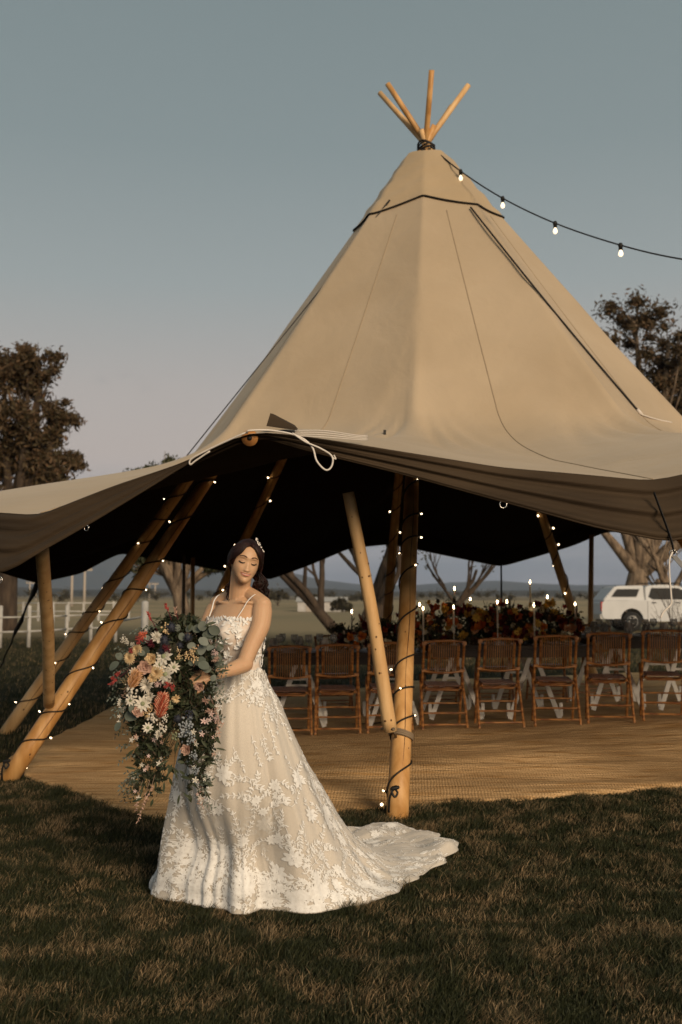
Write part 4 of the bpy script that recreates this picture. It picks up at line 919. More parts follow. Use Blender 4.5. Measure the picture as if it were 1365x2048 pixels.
for x in (1.18, 4.32):
    for yy in (yA + .12, yB - .12):
        mb = MB(); mb.tube([(X0 + x, yy - .11, Z0 + .39), (X0 + x, yy - .09, Z0 + .39), (X0 + x, yy + .09, Z0 + .39), (X0 + x, yy + .11, Z0 + .39)], [.36, .39, .39, .36], 28); wh = mb.build('wheel', m_tyre, cr)
        mb = MB(); mb.tube([(X0 + x, yy - .118, Z0 + .39), (X0 + x, yy - .108, Z0 + .39)], .22, 20); rm = mb.build('rim', m_gap, wh)
        mb = MB()
        for k in range(6):
            a = k * PI / 3; mb.tube([(X0 + x, yy - .125, Z0 + .39), (X0 + x + .21 * math.cos(a), yy - .125, Z0 + .39 + .21 * math.sin(a))], .022, 5)
        mb.tube([(X0 + x + .215 * math.cos(a), yy - .122, Z0 + .39 + .215 * math.sin(a)) for a in np.arange(0, 2 * PI + .4, .3)], .016, 5); mb.build('spokes', m_alloy, wh)
for yy in (yA + .02, yB - .14): mb = MB(); mb.box((X0 + .05, yy + .06, Z0 + .98), (.13, .14, .36)); mb.build('tail_light', m_tail, cr, smooth=False)
mb = MB(); mb.box((X0 + .02, D, Z0 + .58), (.14, 1.75, .2)); mb.build('rear_bumper', m_alloy, cr, smooth=False)
for x in (2.05, 2.98): mb = MB(); mb.box((X0 + x, yA - .012, Z0 + 1.13), (.17, .03, .035)); mb.build('door_handle', m_gap, cr, smooth=False)
for x in (1.80, 2.77, 3.72): mb = MB(); mb.box((X0 + x, yA - .001, Z0 + .82), (.012, .006, .72)); mb.build('door_gap', m_gap, cr, smooth=False)
mb = MB(); mb.box((X0 + 3.62, yA - .10, Z0 + 1.30), (.12, .18, .17)); mb.build('wing_mirror', m_paint, cr)
mb = MB()
for x in (2.1, 3.0): mb.box((X0 + x, D, Z0 + 1.89), (.05, 1.5, .03))
for yy in (yA + .3, yB - .3): mb.tube([(X0 + 1.8, yy, Z0 + 1.86), (X0 + 1.95, yy, Z0 + 1.90), (X0 + 3.1, yy, Z0 + 1.90), (X0 + 3.25, yy, Z0 + 1.84)], .022, 6)
mb.build('roof_rack', m_gap, cr, smooth=False)
for x in np.linspace(1.90, 3.62, 2): pass
# ================================================================== THE BRIDE
BX, BY = -.485, 4.75
YAW = R(40)                                   # torso turned to the camera's left
fwd = Vector((-math.sin(YAW), -math.cos(YAW), 0)); rgt = Vector((math.cos(YAW), -math.sin(YAW), 0))   # rgt: towards her left arm (picture right)
bride = empty('person', (BX, BY, 0), 'bride in a lace wedding dress with a long train looking down over her shoulder', 'person')
m_skin = mat('skin', (.52, .325, .195), .5, (.475, .285, .165), 9, spec=.4, sss=.12, bump=.05, bscale=120)
m_lip = mat('lips', (.42, .15, .11), .38, spec=.5); m_lash = mat('lashes', (.012, .007, .005), .6); m_brow = mat('brows', (.055, .026, .015), .8)
m_hair = mat('dark_brown_hair', (.006, .0025, .002), .5, (.022, .006, .004), 60, stretch=(1, 1, .15), spec=.25, bump=.4, bscale=120)
m_lid = mat('eyelid_shadow', (.42, .24, .145), .5)
def tor(x, y, z): return Vector((BX, BY, 0)) + rgt * x + fwd * y + Vector((0, 0, z))
LV = [(.90, .135, .095, -.01), (.96, .140, .098, -.01), (1.02, .132, .092, .0), (1.09, .118, .088, .005), (1.15, .120, .092, .01), (1.22, .134, .102, .015), (1.29, .146, .110, .018), (1.345, .152, .100, .012), (1.385, .150, .082, .0), (1.412, .128, .068, -.01), (1.432, .085, .056, -.012), (1.45, .055, .050, -.010), (1.47, .048, .048, -.006)]
def torso_pt(a, z, off=0.):
    """a: 0 = her left side, 90 = front"""
    zz = [q[0] for q in LV]; w_ = np.interp(z, zz, [q[1] for q in LV]) + off; d_ = np.interp(z, zz, [q[2] for q in LV]) + off; cy = np.interp(z, zz, [q[3] for q in LV])
    x = w_ * math.cos(a); y = d_ * math.sin(a) + cy
    if math.sin(a) > 0:
        for s in (-1, 1):
            g = math.exp(-((x - s * .068) / .050) ** 2 - ((z - 1.275) / .055) ** 2); y += .052 * g * math.sin(a)
    return tor(x, y, z)
mbB = MB()
na = 48; zl = np.linspace(.90, 1.47, 60)
V = [torso_pt(2 * PI * j / na, z) for z in zl for j in range(na)]
Fq = [(i * na + j, i * na + (j + 1) % na, (i + 1) * na + (j + 1) % na, (i + 1) * na + j) for i in range(59) for j in range(na)] + [tuple(range(na - 1, -1, -1)), tuple(range(59 * na, 60 * na))]
mbB.add(V, Fq)
# legs inside the skirt, standing on the grass
for s in (-1, 1): mbB.capsule([tor(s * .06, -.03, .92), tor(s * .07, -.07, .52), tor(s * .06, -.14, .12), tor(s * .06, -.15, .05)], [.07, .05, .036, .036]); mbB.capsule([tor(s * .06, -.16, .05), tor(s * .065, -.04, .035)], [.033, .024])
# head
HC = at(491, 1123.5, 4.70)
Hyaw, Hpitch, Hroll = R(17), R(4), R(11)
HM = Matrix.Rotation(Hyaw, 4, 'Z') @ Matrix.Rotation(Hroll, 4, 'Y') @ Matrix.Rotation(Hpitch, 4, 'X')
HM = Matrix.Translation(HC) @ HM.to_4x4() @ Matrix.Diagonal((.90, .90, .88, 1))
HZ = [-.116, -.110, -.100, -.085, -.070, -.050, -.030, 0, .02, .05, .075, .095, .108, .115]
HW = [.005, .019, .030, .042, .052, .063, .068, .0715, .073, .072, .063, .047, .028, .004]
HF = [.062, .076, .083, .086, .087, .088, .087, .085, .089, .084, .070, .050, .030, .006]
HB = [-.056, -.045, -.030, -.008, .025, .060, .080, .096, .100, .098, .086, .066, .042, .006]
HMID = [-.059, -.050, -.045, -.035, -.02, -.005, 0, 0, 0, 0, 0, 0, 0, 0]      # towards the face
def hfeat(x, z):
    e = math.exp; d = 0
    tz = min(1, max(0, (.004 - z) / .046)); 
    if z > -.048: d += (.0025 + .0125 * tz) * e(-(x / (.0075 + .005 * tz)) ** 2) * (1 if z < .004 else e(-((z - .004) / .02) ** 2))
    else: d += .0145 * e(-(x / .012) ** 2) * e(-((z + .048) / .0045) ** 2)
    for s in (-1, 1):
        d += .006 * e(-((x - s * .0115) / .005) ** 2 - ((z + .043) / .006) ** 2)              # nostril wings
        d -= .010 * e(-((x - s * .030) / .017) ** 2 - ((z - .004) / .012) ** 2)               # sockets
        d += .0085 * e(-((x - s * .031) / .012) ** 2 - ((z - .001) / .0085) ** 2)             # closed lids
        d += .004 * e(-((x - s * .030) / .020) ** 2 - ((z - .024) / .006) ** 2)               # brow ridge
        d += .005 * e(-((x - s * .042) / .017) ** 2 - ((z + .035) / .018) ** 2)               # cheeks
        d -= .003 * e(-((x - s * .028) / .004) ** 2 - ((z + .068) / .006) ** 2)               # smile corners
    zs = -.0700 + .10 * x * x * 30 * .1
    d += .0060 * e(-(x / .017) ** 2 - ((z + .0595) / .0040) ** 2) + .0072 * e(-(x / .015) ** 2 - ((z + .0710) / .0048) ** 2)
    d -= .0042 * e(-(x / .028) ** 2 - ((z - (-.0650 + 6.5 * x * x)) / .0018) ** 2)
    d -= .0030 * e(-(x / .018) ** 2 - ((z + .0815) / .0035) ** 2); d += .0045 * e(-(x / .018) ** 2 - ((z + .103) / .010) ** 2)
    return d
def hfront(x, z, off=0.):
    w_, f_, m_ = (np.interp(z, HZ, q) for q in (HW, HF, HMID))
    c = max(0, 1 - (x / w_) ** 2) ** .5; c = c ** .8
    return HM @ Vector((x, -(-m_ + (f_ + m_) * c) - hfeat(x, z) * min(1, c * 1.5) - off, z))
def hring(z, n_=72, off=0.):
    w_, f_, b_, m_ = (float(np.interp(z, HZ, q)) for q in (HW, HF, HB, HMID)); out_ = []; w_ += off
    for j in range(n_):
        a = 2 * PI * j / n_; x = w_ * math.sin(a); c = math.cos(a)
        if c >= 0: out_.append(Vector((x, m_ - (f_ + m_ + off) * c ** .9 - hfeat(x, z) * min(1, c * 1.5), z)))
        else: out_.append(Vector((x, m_ + (b_ - m_ + off) * (-c) ** .9, z)))
    return out_
zs_ = list(np.linspace(-.116, -.095, 8)) + list(np.linspace(-.092, .035, 70)) + list(np.linspace(.04, .115, 18)); V = []
for z in zs_: V += [HM @ p for p in hring(z)]
k = len(zs_); mbB.add(V, [(i * 72 + (j + 1) % 72, i * 72 + j, (i + 1) * 72 + j, (i + 1) * 72 + (j + 1) % 72) for i in range(k - 1) for j in range(72)][:] and [(i * 72 + j, i * 72 + (j + 1) % 72, (i + 1) * 72 + (j + 1) % 72, (i + 1) * 72 + j) for i in range(k - 1) for j in range(72)] + [tuple(range(71, -1, -1)), tuple(range((k - 1) * 72, k * 72))])
for s in (-1, 1):      # ears
    mbB.capsule([HM @ Vector((s * .070, .010, .012)), HM @ Vector((s * .077, .018, .002)), HM @ Vector((s * .072, .010, -.028))], [.010, .011, .006], 8)
# neck, turned under the chin
nk0 = tor(.0, -.006, 1.43); nk1 = HM @ Vector((0, .022, -.055))
mbB.capsule([nk0, (nk0 + nk1) / 2 + Vector((-.004, 0, 0)), nk1, HM @ Vector((0, .02, -.02))], [.054, .047, .049, .05], 20)
for s in (-1, 1): mbB.capsule([tor(s * .020, .040, 1.428), HM @ Vector((s * .045, .028, -.045))], [.008, .014], 8)       # neck cords
# collar bones and shoulders
for s in (-1, 1):
    mbB.capsule([tor(s * .022, .050, 1.412), tor(s * .08, .052, 1.420), tor(s * .145, .010, 1.412)], [.0085, .0075, .010], 8)
    mbB.capsule([tor(s * .035, -.02, 1.462), tor(s * .095, -.015, 1.436), tor(s * .152, -.005, 1.405)], [.034, .038, .043], 14)
# arms
SL = tor(.160, .0, 1.375); SRt = tor(-.160, .0, 1.375)
EL = at(489, 1326, 4.50); WL = at(420, 1352, 4.36); 
ER = at(392, 1318, 4.72); WR = at(386, 1356, 4.46)
mbB.capsule(catmull([SL + Vector((-.004, 0, .008)), SL + (EL - SL) * .3 + Vector((.012, 0, 0)), SL + (EL - SL) * .65 + Vector((.004, 0, 0)), EL], 4), [.047, .047, .046, .045, .044, .042, .041, .040, .039, .038, .037, .036, .036], 18)
mbB.capsule(catmull([EL + Vector((.004, 0, -.006)), EL + (WL - EL) * .35 + Vector((0, 0, -.008)), WL], 5), [.036, .037, .036, .035, .034, .032, .029, .027, .025, .024, .023], 16)
mbB.capsule(catmull([SRt, SRt + (ER - SRt) * .4 + Vector((-.008, 0, 0)), ER], 5), [.050, .049, .047, .045, .043, .042, .041, .040, .039, .038, .037], 16)
mbB.capsule(catmull([ER, ER + (WR - ER) * .4, WR], 4), [.037, .037, .035, .033, .030, .028, .027, .026, .024], 14)
# hands closed round the stems of the bouquet
HANDLE = at(392, 1372, 4.36)
def hand(wr, d, palm, thumb_side, curl, L_=.165):
    d = Vector(d).normalized(); palm = Vector(palm); palm = (palm - d * palm.dot(d)).normalized(); side = d.cross(palm) * thumb_side
    for q in (-.028, -.010, .009, .027): mbB.capsule([wr + side * q * .6, wr + d * .045 + side * q, wr + d * .085 + side * q], [.017, .0165, .0125], 10)
    ln = {.027: .070, .009: .080, -.010: .075, -.028: .058}
    for q, l in ln.items():
        p = wr + d * .088 + side * q; P = [p - d * .012, p]; a = 0; dd = d
        for seg, sh in enumerate((.45, .32, .23)):
            a += curl * (1.0, 1.15, .8)[seg]; dd = d * math.cos(a) + palm * math.sin(a); P.append(P[-1] + dd * l * sh)
        mbB.capsule(P, [.0095, .0090, .0083, .0076, .0066], 8)
    p = wr + d * .022 + side * .026; t1 = p + (d * .7 + side * .75 + palm * .45).normalized() * .038; t2 = t1 + (d * .8 + side * .1 + palm * .8).normalized() * .030; t3 = t2 + (d * .7 - side * .3 + palm * .9).normalized() * .022
    mbB.capsule([p, t1, t2, t3], [.0135, .0108, .0095, .0080], 8)
hand(WL, (-1, -.35, -.10), (.1, .5, -.5), 1, 1.0)
hand(WR, (-.45, -.9, -.25), (.9, -.2, .1), -1, 1.0)
body = mbB.build('body', m_skin, bride)
rm = body.modifiers.new('Remesh', 'REMESH'); rm.mode = 'VOXEL'; rm.voxel_size = .0028; rm.use_smooth_shade = True
smd = body.modifiers.new('Smooth', 'CORRECTIVE_SMOOTH') if False else body.modifiers.new('Smooth', 'SMOOTH'); smd.factor = .5; smd.iterations = 3
# face details laid on the skin
def strip(mb, pts, wid, off=.0009):
    """band on the face along (x,z) points with half-heights"""
    a = [hfront(x, z + w_, off) for (x, z), w_ in zip(pts, wid)]; c = [hfront(x, z, off + .0008) for (x, z), w_ in zip(pts, wid)]; b_ = [hfront(x, z - w_, off) for (x, z), w_ in zip(pts, wid)]; k = len(pts)
    mb.add(a + c + b_, [(i, i + 1, k + i + 1, k + i) for i in range(k - 1)] + [(k + i, k + i + 1, 2 * k + i + 1, 2 * k + i) for i in range(k - 1)])
for s in (-1, 1):
    mb = MB(); ts = np.linspace(0, 1, 12); strip(mb, [(s * (.0115 + .037 * t_), .0235 + .0075 * math.sin(PI * min(1, t_ * 1.05) * .72) - .004 * t_ * t_) for t_ in ts], [.0034 * (1 - .72 * t_) * (.6 + .4 * min(1, t_ * 5)) + .0006 for t_ in ts]); mb.build('eyebrow', m_brow, bride)
    mb = MB(); strip(mb, [(s * (.0155 + .032 * t_), -.0035 - .0058 * math.sin(PI * t_) + .0022 * t_) for t_ in ts], [.0018 + .0020 * t_ * (1.25 - t_ ** 3) for t_ in ts], .0016)
    for t_ in np.linspace(.1, 1, 14):
        x, z = s * (.0155 + .032 * t_), -.0035 - .0058 * math.sin(PI * t_) + .0022 * t_; p = hfront(x, z, .001); q = hfront(x + s * .0025 * t_, z - .0050, .0045); mb.tube([p, q], [.0008, .0003], 4)
    mb.build('eyelashes', m_lash, bride)
    mb = MB(); strip(mb, [(s * (.0165 + .030 * t_), .0028 - .0018 * math.sin(PI * t_) * 0 + .0042 * math.sin(PI * t_)) for t_ in ts], [.0005 + .0045 * math.sin(PI * t_) for t_ in ts], .0004); mb.build('eyelid', m_lid, bride)
mb = MB(); ts = np.linspace(-1, 1, 19)
strip(mb, [(.0295 * t_, -.0612 + 5.5 * (.0295 * t_) ** 2 + .0005 * math.cos(t_ * 6)) for t_ in ts], [.0026 * (1 - t_ * t_) ** .5 + .0003 for t_ in ts], .0022)
strip(mb, [(.0275 * t_, -.0702 + 8.5 * (.0275 * t_) ** 2) for t_ in ts], [.0034 * (1 - t_ * t_) ** .5 + .0003 for t_ in ts], .0024); mb.build('lips', m_lip, bride)
mb = MB(); strip(mb, [(.0230 * t_, -.0652 + 6.0 * (.0230 * t_) ** 2) for t_ in ts], [.0011 * (1 - t_ * t_) + .0001 for t_ in ts], .0034); mb.build('teeth', mat('teeth', (.72, .66, .58), .3), bride)

# hair: a centre-parted cap, smoothed back over the ears, loose waves behind
hb = MB(); rh = random.Random(3)
def hp(x, y, z): return HM @ Vector((x, y, z))
def shell(az, pol_, off):           # point on the head in a direction; az 0 = face, + = picture right
    d = Vector((math.sin(az) * math.sin(pol_), -math.cos(az) * math.sin(pol_), math.cos(pol_)))
    ax_ = Vector((.074, .092 if d.y < 0 else .102, .117)); r_ = 1 / math.sqrt((d.x / ax_.x) ** 2 + (d.y / ax_.y) ** 2 + (d.z / ax_.z) ** 2)
    return HM @ (d * (r_ + off) + Vector((0, .002, 0)))
# underlying cap
caps = []
for side_ in (-1, 1):
    V = []; nA, nP = 26, 18
    for i in range(nA):
        az = R(0 + 180 * i / (nA - 1)) * side_
        lim = R(37) + (R(112) - R(37)) * min(1, max(0, (abs(az) - R(20)) / R(44))) ** 1.25      # hairline falls to the side of the face
        if abs(az) > R(100): lim = R(112) + R(14) * min(1, (abs(az) - R(100)) / R(40))
        for j in range(nP):
            p_ = lim * j / (nP - 1); V.append(shell(az, p_, .007 + .006 * math.sin(PI * j / (nP - 1)) + (.0 if j < nP - 1 else -.010)))
    hb.add(V, grid_faces(nA, nP))
# strands lying over it: from the parting, down past the temples, to the nape
for side_ in (-1, 1):
    for k in range(150):
        u0 = rh.random(); p0 = R(38) * (1 - u0) if u0 < .55 else -R(60) * (u0 - .55) / .45
        st_ = shell(0 if p0 >= 0 else PI, abs(p0), .008); P = [st_]
        a1_ = R(28 + 62 * u0 + rh.uniform(-8, 8)); P.append(shell(side_ * a1_ * .75, R(40 + 8 * rh.random()), .013 + rh.uniform(0, .004)))
        P.append(shell(side_ * (a1_ + R(10)), R(68), .014 + rh.uniform(0, .004))); a2_ = R(76 + 50 * u0)
        P.append(shell(side_ * a2_, R(92 + rh.uniform(-6, 6)), .013 + rh.uniform(0, .005))); P.append(shell(side_ * (a2_ + R(28)), R(112), .008 + rh.uniform(0, .006)))
        P.append(shell(side_ * R(165), R(120), .0 + rh.uniform(0, .01)))
        hb.tube(catmull(P, 3), [.0030] + [.0042] * 14 + [.002], 5)
# loose lengths falling behind the shoulders
for k in range(170):
    left = k % 2; s0 = shell((-1 if left else 1) * R(rh.uniform(105, 178)), R(rh.uniform(105, 122)), .004)
    if left: ex, ey, ln_ = rh.uniform(-.085, -.02), rh.uniform(.03, .10), rh.uniform(.09, .20)
    else: ex, ey, ln_ = rh.uniform(.030, .088), rh.uniform(.03, .09), rh.uniform(.06, .155)
    ph = rh.uniform(-.6, .6); P = [s0]; base_ = HC + Vector((ex, ey, -.075))
    for q in range(1, 7): P.append(base_ + Vector((.010 * math.sin(q * 1.7 + ph) + .003 * q * (1 if not left else -.4), .006 * math.cos(q * 1.7 + ph), -ln_ * q / 6)))
    hb.tube(catmull(P, 3), [.0032] * 15 + [.0024, .0016, .001, .0005], 4)
# face-framing wisps
for (sx_, pts) in ((-1, [(70, 58, .012), (76, 84, .010), (80, 104, .008), (84, 122, .006)]), (1, [(66, 58, .012), (74, 84, .012), (80, 104, .012), (86, 122, .014)]), (-1, [(60, 52, .012), (70, 80, .014), (78, 100, .016), (82, 118, .016)]), (1, [(62, 52, .012), (72, 80, .015), (78, 100, .018), (78, 120, .022)])):
    for k in range(9): hb.tube(catmull([shell(0, R(30), .008)] + [shell(sx_ * R(a_ + rh.uniform(-4, 4)), R(b_), o_ + rh.uniform(0, .003)) for a_, b_, o_ in pts], 4), [.0032] * 14 + [.0024, .0015, .0006], 4)
# flyaways
for k in range(26):
    s0 = shell(R(rh.choice((-1, 1)) * rh.uniform(60, 150)), R(rh.uniform(15, 110)), .012); hb.tube(catmull([s0, s0 + rv(.010) + Vector((0, 0, -.008)), s0 + rv(.022) + Vector((0, 0, -.02))], 3), [.0006] * 7, 3)
hb.build('hair', m_hair, bride)
# pearl hair comb
m_pearl = mat('pearl', (.78, .72, .66), .25, spec=.6)
mb = MB(); c0 = shell(R(48), R(16), .022); c1 = shell(R(62), R(48), .022)
for k in range(9):
    s = k / 8; p = c0 + (c1 - c0) * s + rv(.001); mb.ball(p + Vector((.002 * math.sin(k * 2), 0, .003 * math.cos(k * 3))), .003 if k % 2 else .004, 6, 5)
    mb.leaf(p, (math.cos(k * 2.3), -.4, math.sin(k * 2.3)), (0, -1, .2), .010, .005)
mb.build('hair_comb', m_pearl, bride)

# ------------------------------------------------------------------ dress
m_lace = mat('white_lace', (.78, .78, .77), .75, (.68, .67, .65), 60, sheen=.3, bump=.5, bscale=300, bdist=.002)
m_under = mat('champagne_lining', (.60, .55, .485), .6, (.55, .50, .43), 3, sheen=.3, spec=.3)
m_sheerb = mat('bodice_mesh', (.60, .48, .39), .7, (.70, .65, .60), 30, sheen=.3)
# bodice
nb_, mb_ = 72, 34
def neck_z(a): return 1.335 + .010 * math.sin(a) - .055 * max(0, -math.sin(a)) + .003 * math.sin(a * 26)
V = []
for i in range(nb_):
    a = 2 * PI * i / nb_
    for j in range(mb_): s = j / (mb_ - 1); V.append(torso_pt(a, 1.05 + (neck_z(a) - 1.05) * s, .006 if s < .98 else .003))
arr_mesh('bodice', np.array([tuple(p) for p in V]), np.array(grid_faces(nb_, mb_, True)), m_sheerb, bride, smooth=True)
rl = random.Random(8); lb = MB()
def lace_petal(mb, P0, n, d, l, w_): mb.leaf(P0, d, n, l, w_, .10, (.2, .8, 1, .85, .25))
for k in range(330):
    a = rl.uniform(0, 2 * PI); z = 1.34 - (rl.random() ** 1.35) * .27
    if z > neck_z(a) - .004: z = neck_z(a) - .004
    p = torso_pt(a, z, .009 + rl.uniform(0, .004)); n = (torso_pt(a, z, .05) - torso_pt(a, z, 0)).normalized(); t1 = n.orthogonal().normalized(); t1.rotate(Matrix.Rotation(rl.uniform(0, 6.3), 3, n))
    if k % 3 == 0:
        for q in range(6):
            d = t1.copy(); d.rotate(Matrix.Rotation(q * PI / 3, 3, n)); lace_petal(lb, p, n, d + n * .35, rl.uniform(.012, .020), .010)
    else: lace_petal(lb, p, n, t1 + n * .12, rl.uniform(.016, .032), rl.uniform(.006, .011))
for k in range(64):      # scalloped top edge
    a = 2 * PI * k / 64; p = torso_pt(a, neck_z(a) - .008, .010); n = (torso_pt(a, 1.33, .05) - torso_pt(a, 1.33, 0)).normalized(); lace_petal(lb, p, n, Vector((0, 0, 1)) + n * .15 + rv(.2), .018, .014)
lb.build('bodice_lace', m_lace, bride, smooth=False, kind='stuff')
for s in (-1, 1):
    mb = MB(); P = [torso_pt(PI / 2 - s * .62, 1.335, .008), tor(s * .104, .078, 1.385), tor(s * .115, .052, 1.428), tor(s * .120, .008, 1.455), tor(s * .11, -.045, 1.435), torso_pt(-PI / 2 + s * .7, 1.28, .01)]
    mb.tube(catmull(P, 6), .0032, 6, flat=.6); mb.build('shoulder_strap', m_lace, bride)
# skirt and train
hemp = [gp(297, 1784), gp(306, 1797), gp(340, 1807), gp(385, 1815), gp(425, 1822), gp(458, 1828), gp(490, 1836), gp(520, 1826), gp(545, 1826), gp(590, 1833), gp(640, 1831), gp(690, 1822), gp(735, 1811), gp(775, 1799), gp(812, 1775), gp(862, 1745), gp(905, 1716),
        gp(912, 1690), Vector((.62, 5.95, 0)), Vector((.50, 6.15, 0)), Vector((.36, 6.26, 0)), Vector((.20, 6.20, 0)), Vector((.03, 6.02, 0)), Vector((-.15, 5.75, 0)), Vector((-.4, 5.45, 0)), Vector((-.7, 5.30, 0)), Vector((-.90, 5.14, 0))]
GC = Vector((-.45, 4.95, 0)); WC = Vector((BX, BY, 0))
pa = sorted((math.degrees(math.atan2(p.y - GC.y, p.x - GC.x)) % 360, (p - GC).length) for p in hemp)
NS, NM = 540, 64
ph = np.arange(NS) * 360 / NS; Rh, = interp_per(ph, pa); Rh = smooth_per(Rh, 3); Rh = Rh * (1 + np.clip(Rh - .6, 0, .5) * .05 * (np.sin(np.radians(ph) * 31) + .7 * np.sin(np.radians(ph) * 53 + 1)))
def skirt_grid(off, seed, hem_lift, fold=1.0):
    r_ = np.random.default_rng(seed); phr = np.radians(ph); out_ = np.zeros((NS, NM, 3))
    fo = np.zeros(NS)
    for kf, am in ((9, .6), (14, .6), (22, .45), (33, .2)): fo += am * np.sin(kf * phr + r_.uniform(0, 6.28) + .8 * np.sin(3 * phr + seed))
    fo = np.sign(fo) * np.abs(fo) ** .8
    kk = np.clip((Rh - .42) / .6, 0, 1)
    lev_z = [1.10, 1.03, .95, .78, .52, .28, .12, .055, .012]
    w0 = .118 * np.abs(np.cos(phr - YAW * -1)) ** 2 + .092 * np.abs(np.sin(phr + YAW)) ** 2
    rads = [w0 + .006, w0 + .030, .185 + 0 * kk, .255 + 0 * kk, .325 + .075 * kk, .385 + .15 * kk, .41 + .29 * kk, np.maximum(.43 + .42 * kk, 0) , Rh]
    rads[6] = np.minimum(rads[6], Rh * .972); rads[7] = np.where(Rh > .6, rads[6] + (Rh - rads[6]) * .35, Rh * .985); 
    rads[5] = np.minimum(rads[5], Rh * .97)
    shr = np.clip(Rh / .44, .78, 1)
    for q, pw_ in ((3, .35), (4, .7), (5, .9)): rads[q] = rads[q] * shr ** pw_
    tl = [0, .07, .14, .27, .45, .62, .76, .86, 1]
    for j in range(NM):
        s = j / (NM - 1); i1 = min(7, max(0, next(q for q in range(8) if tl[q + 1] >= s))); f = (s - tl[i1]) / (tl[i1 + 1] - tl[i1])
        def cr_(A):
            a = A[max(i1 - 1, 0)]; b_ = A[i1]; c = A[i1 + 1]; d = A[min(i1 + 2, 8)]; return .5 * ((2 * b_) + (c - a) * f + (2 * a - 5 * b_ + 4 * c - d) * f * f + (3 * b_ - a - 3 * c + d) * f ** 3)
        rr = cr_(rads); zz = cr_([np.full(NS, q) for q in lev_z]); g = s ** 1.3
        amp = (.003 + .0075 * g) * fold; flat = np.clip((rr - .75) / .4, 0, 1)
        rr = rr + off * (1 - .3 * s) + fo * amp * (1 - flat)
        zz = np.maximum(zz, .006) + flat * (.008 + .026 * np.clip(fo, -.4, 1.5) * (.6 + .4 * np.sin(rr * 9 + 2 * fo)) + .012 * np.sin(phr * 47 + rr * 6) ** 2 + .010 * np.sin(rr * 21 + 3 * np.sin(phr * 5))) + off * flat
        cs_ = min(1, max(0, s - .12) * 1.35); cs_ = cs_ * cs_ * (3 - 2 * cs_); cen = WC * (1 - cs_) + GC * cs_
        out_[:, j] = np.stack([cen.x + rr * np.cos(phr), cen.y + rr * np.sin(phr), zz], -1)
    # rolling edge of the train, lifted a little where the tulle is stiff
    big = np.clip((Rh - .7) / .5, 0, 1)
    for j in range(NM - 9, NM):
        q = (j - (NM - 10)) / 9; out_[:, j, 2] += hem_lift * math.sin(PI * min(1, q * .8)) * (.4 + .6 * np.sin(phr * 13 + 1) ** 2) * (.25 + .75 * big)
    # the far edge of the train is caught up off the grass
    cat = .7 * np.exp(-((ph - 62) / 9) ** 2) * (.7 + .3 * np.sin(np.radians(ph) * 40))
    for j in range(NM): out_[:, j, 2] += .075 * cat * math.exp(-((j / (NM - 1) - .90) / .10) ** 2)
    out_[:, -1, 2] = np.minimum(out_[:, -1, 2], .02 + .05 * cat); return out_
S_in = skirt_grid(0, 1, .012); S_out = skirt_grid(.009, 1, .012)
S_out += 0
S_out[:, :, 2] = np.maximum(S_out[:, :, 2], S_in[:, :, 2] * .6 + .004)
def even(S):                        # rows evenly spaced down each gore
    for i in range(NS):
        c = S[i]; l = np.concatenate([[0], np.cumsum(np.linalg.norm(np.diff(c, axis=0), axis=1))]); q = np.linspace(0, l[-1], NM); S[i] = np.stack([np.interp(q, l, c[:, k]) for k in range(3)], -1)
even(S_in); even(S_out)
arr_mesh('skirt_lining', S_in.reshape(-1, 3), np.array(grid_faces(NS, NM, True)), m_under, bride, smooth=True)
# sheer tulle
m_tulle = bpy.data.materials.new('sheer_tulle'); m_tulle.use_nodes = True; t = m_tulle.node_tree; b = t.nodes['Principled BSDF']; L = t.links.new
b.inputs['Base Color'].default_value = (.70, .66, .60, 1); b.inputs['Roughness'].default_value = .6; b.inputs['Sheen Weight'].default_value = .5; b.inputs['Specular IOR Level'].default_value = .3
lw = t.nodes.new('ShaderNodeLayerWeight'); lw.inputs[0].default_value = .35
mrn = t.nodes.new('ShaderNodeMapRange'); L(lw.outputs['Facing'], mrn.inputs[0]); mrn.inputs[3].default_value = .26; mrn.inputs[4].default_value = .80
tcn = t.nodes.new('ShaderNodeTexCoord'); ns = t.nodes.new('ShaderNodeTexNoise'); ns.inputs['Scale'].default_value = 500; ns.inputs['Detail'].default_value = 1; L(tcn.outputs['Object'], ns.inputs[0])
ad = t.nodes.new('ShaderNodeMath'); ad.operation = 'MULTIPLY_ADD'; L(ns.outputs[0], ad.inputs[0]); ad.inputs[1].default_value = .5; L(mrn.outputs[0], ad.inputs[2])
sb = t.nodes.new('ShaderNodeMath'); sb.operation = 'SUBTRACT'; sb.use_clamp = True; L(ad.outputs[0], sb.inputs[0]); sb.inputs[1].default_value = .25; L(sb.outputs[0], b.inputs['Alpha'])
tul = arr_mesh('skirt_tulle', S_out.reshape(-1, 3), np.array(grid_faces(NS, NM, True)), m_tulle, bride, smooth=True)
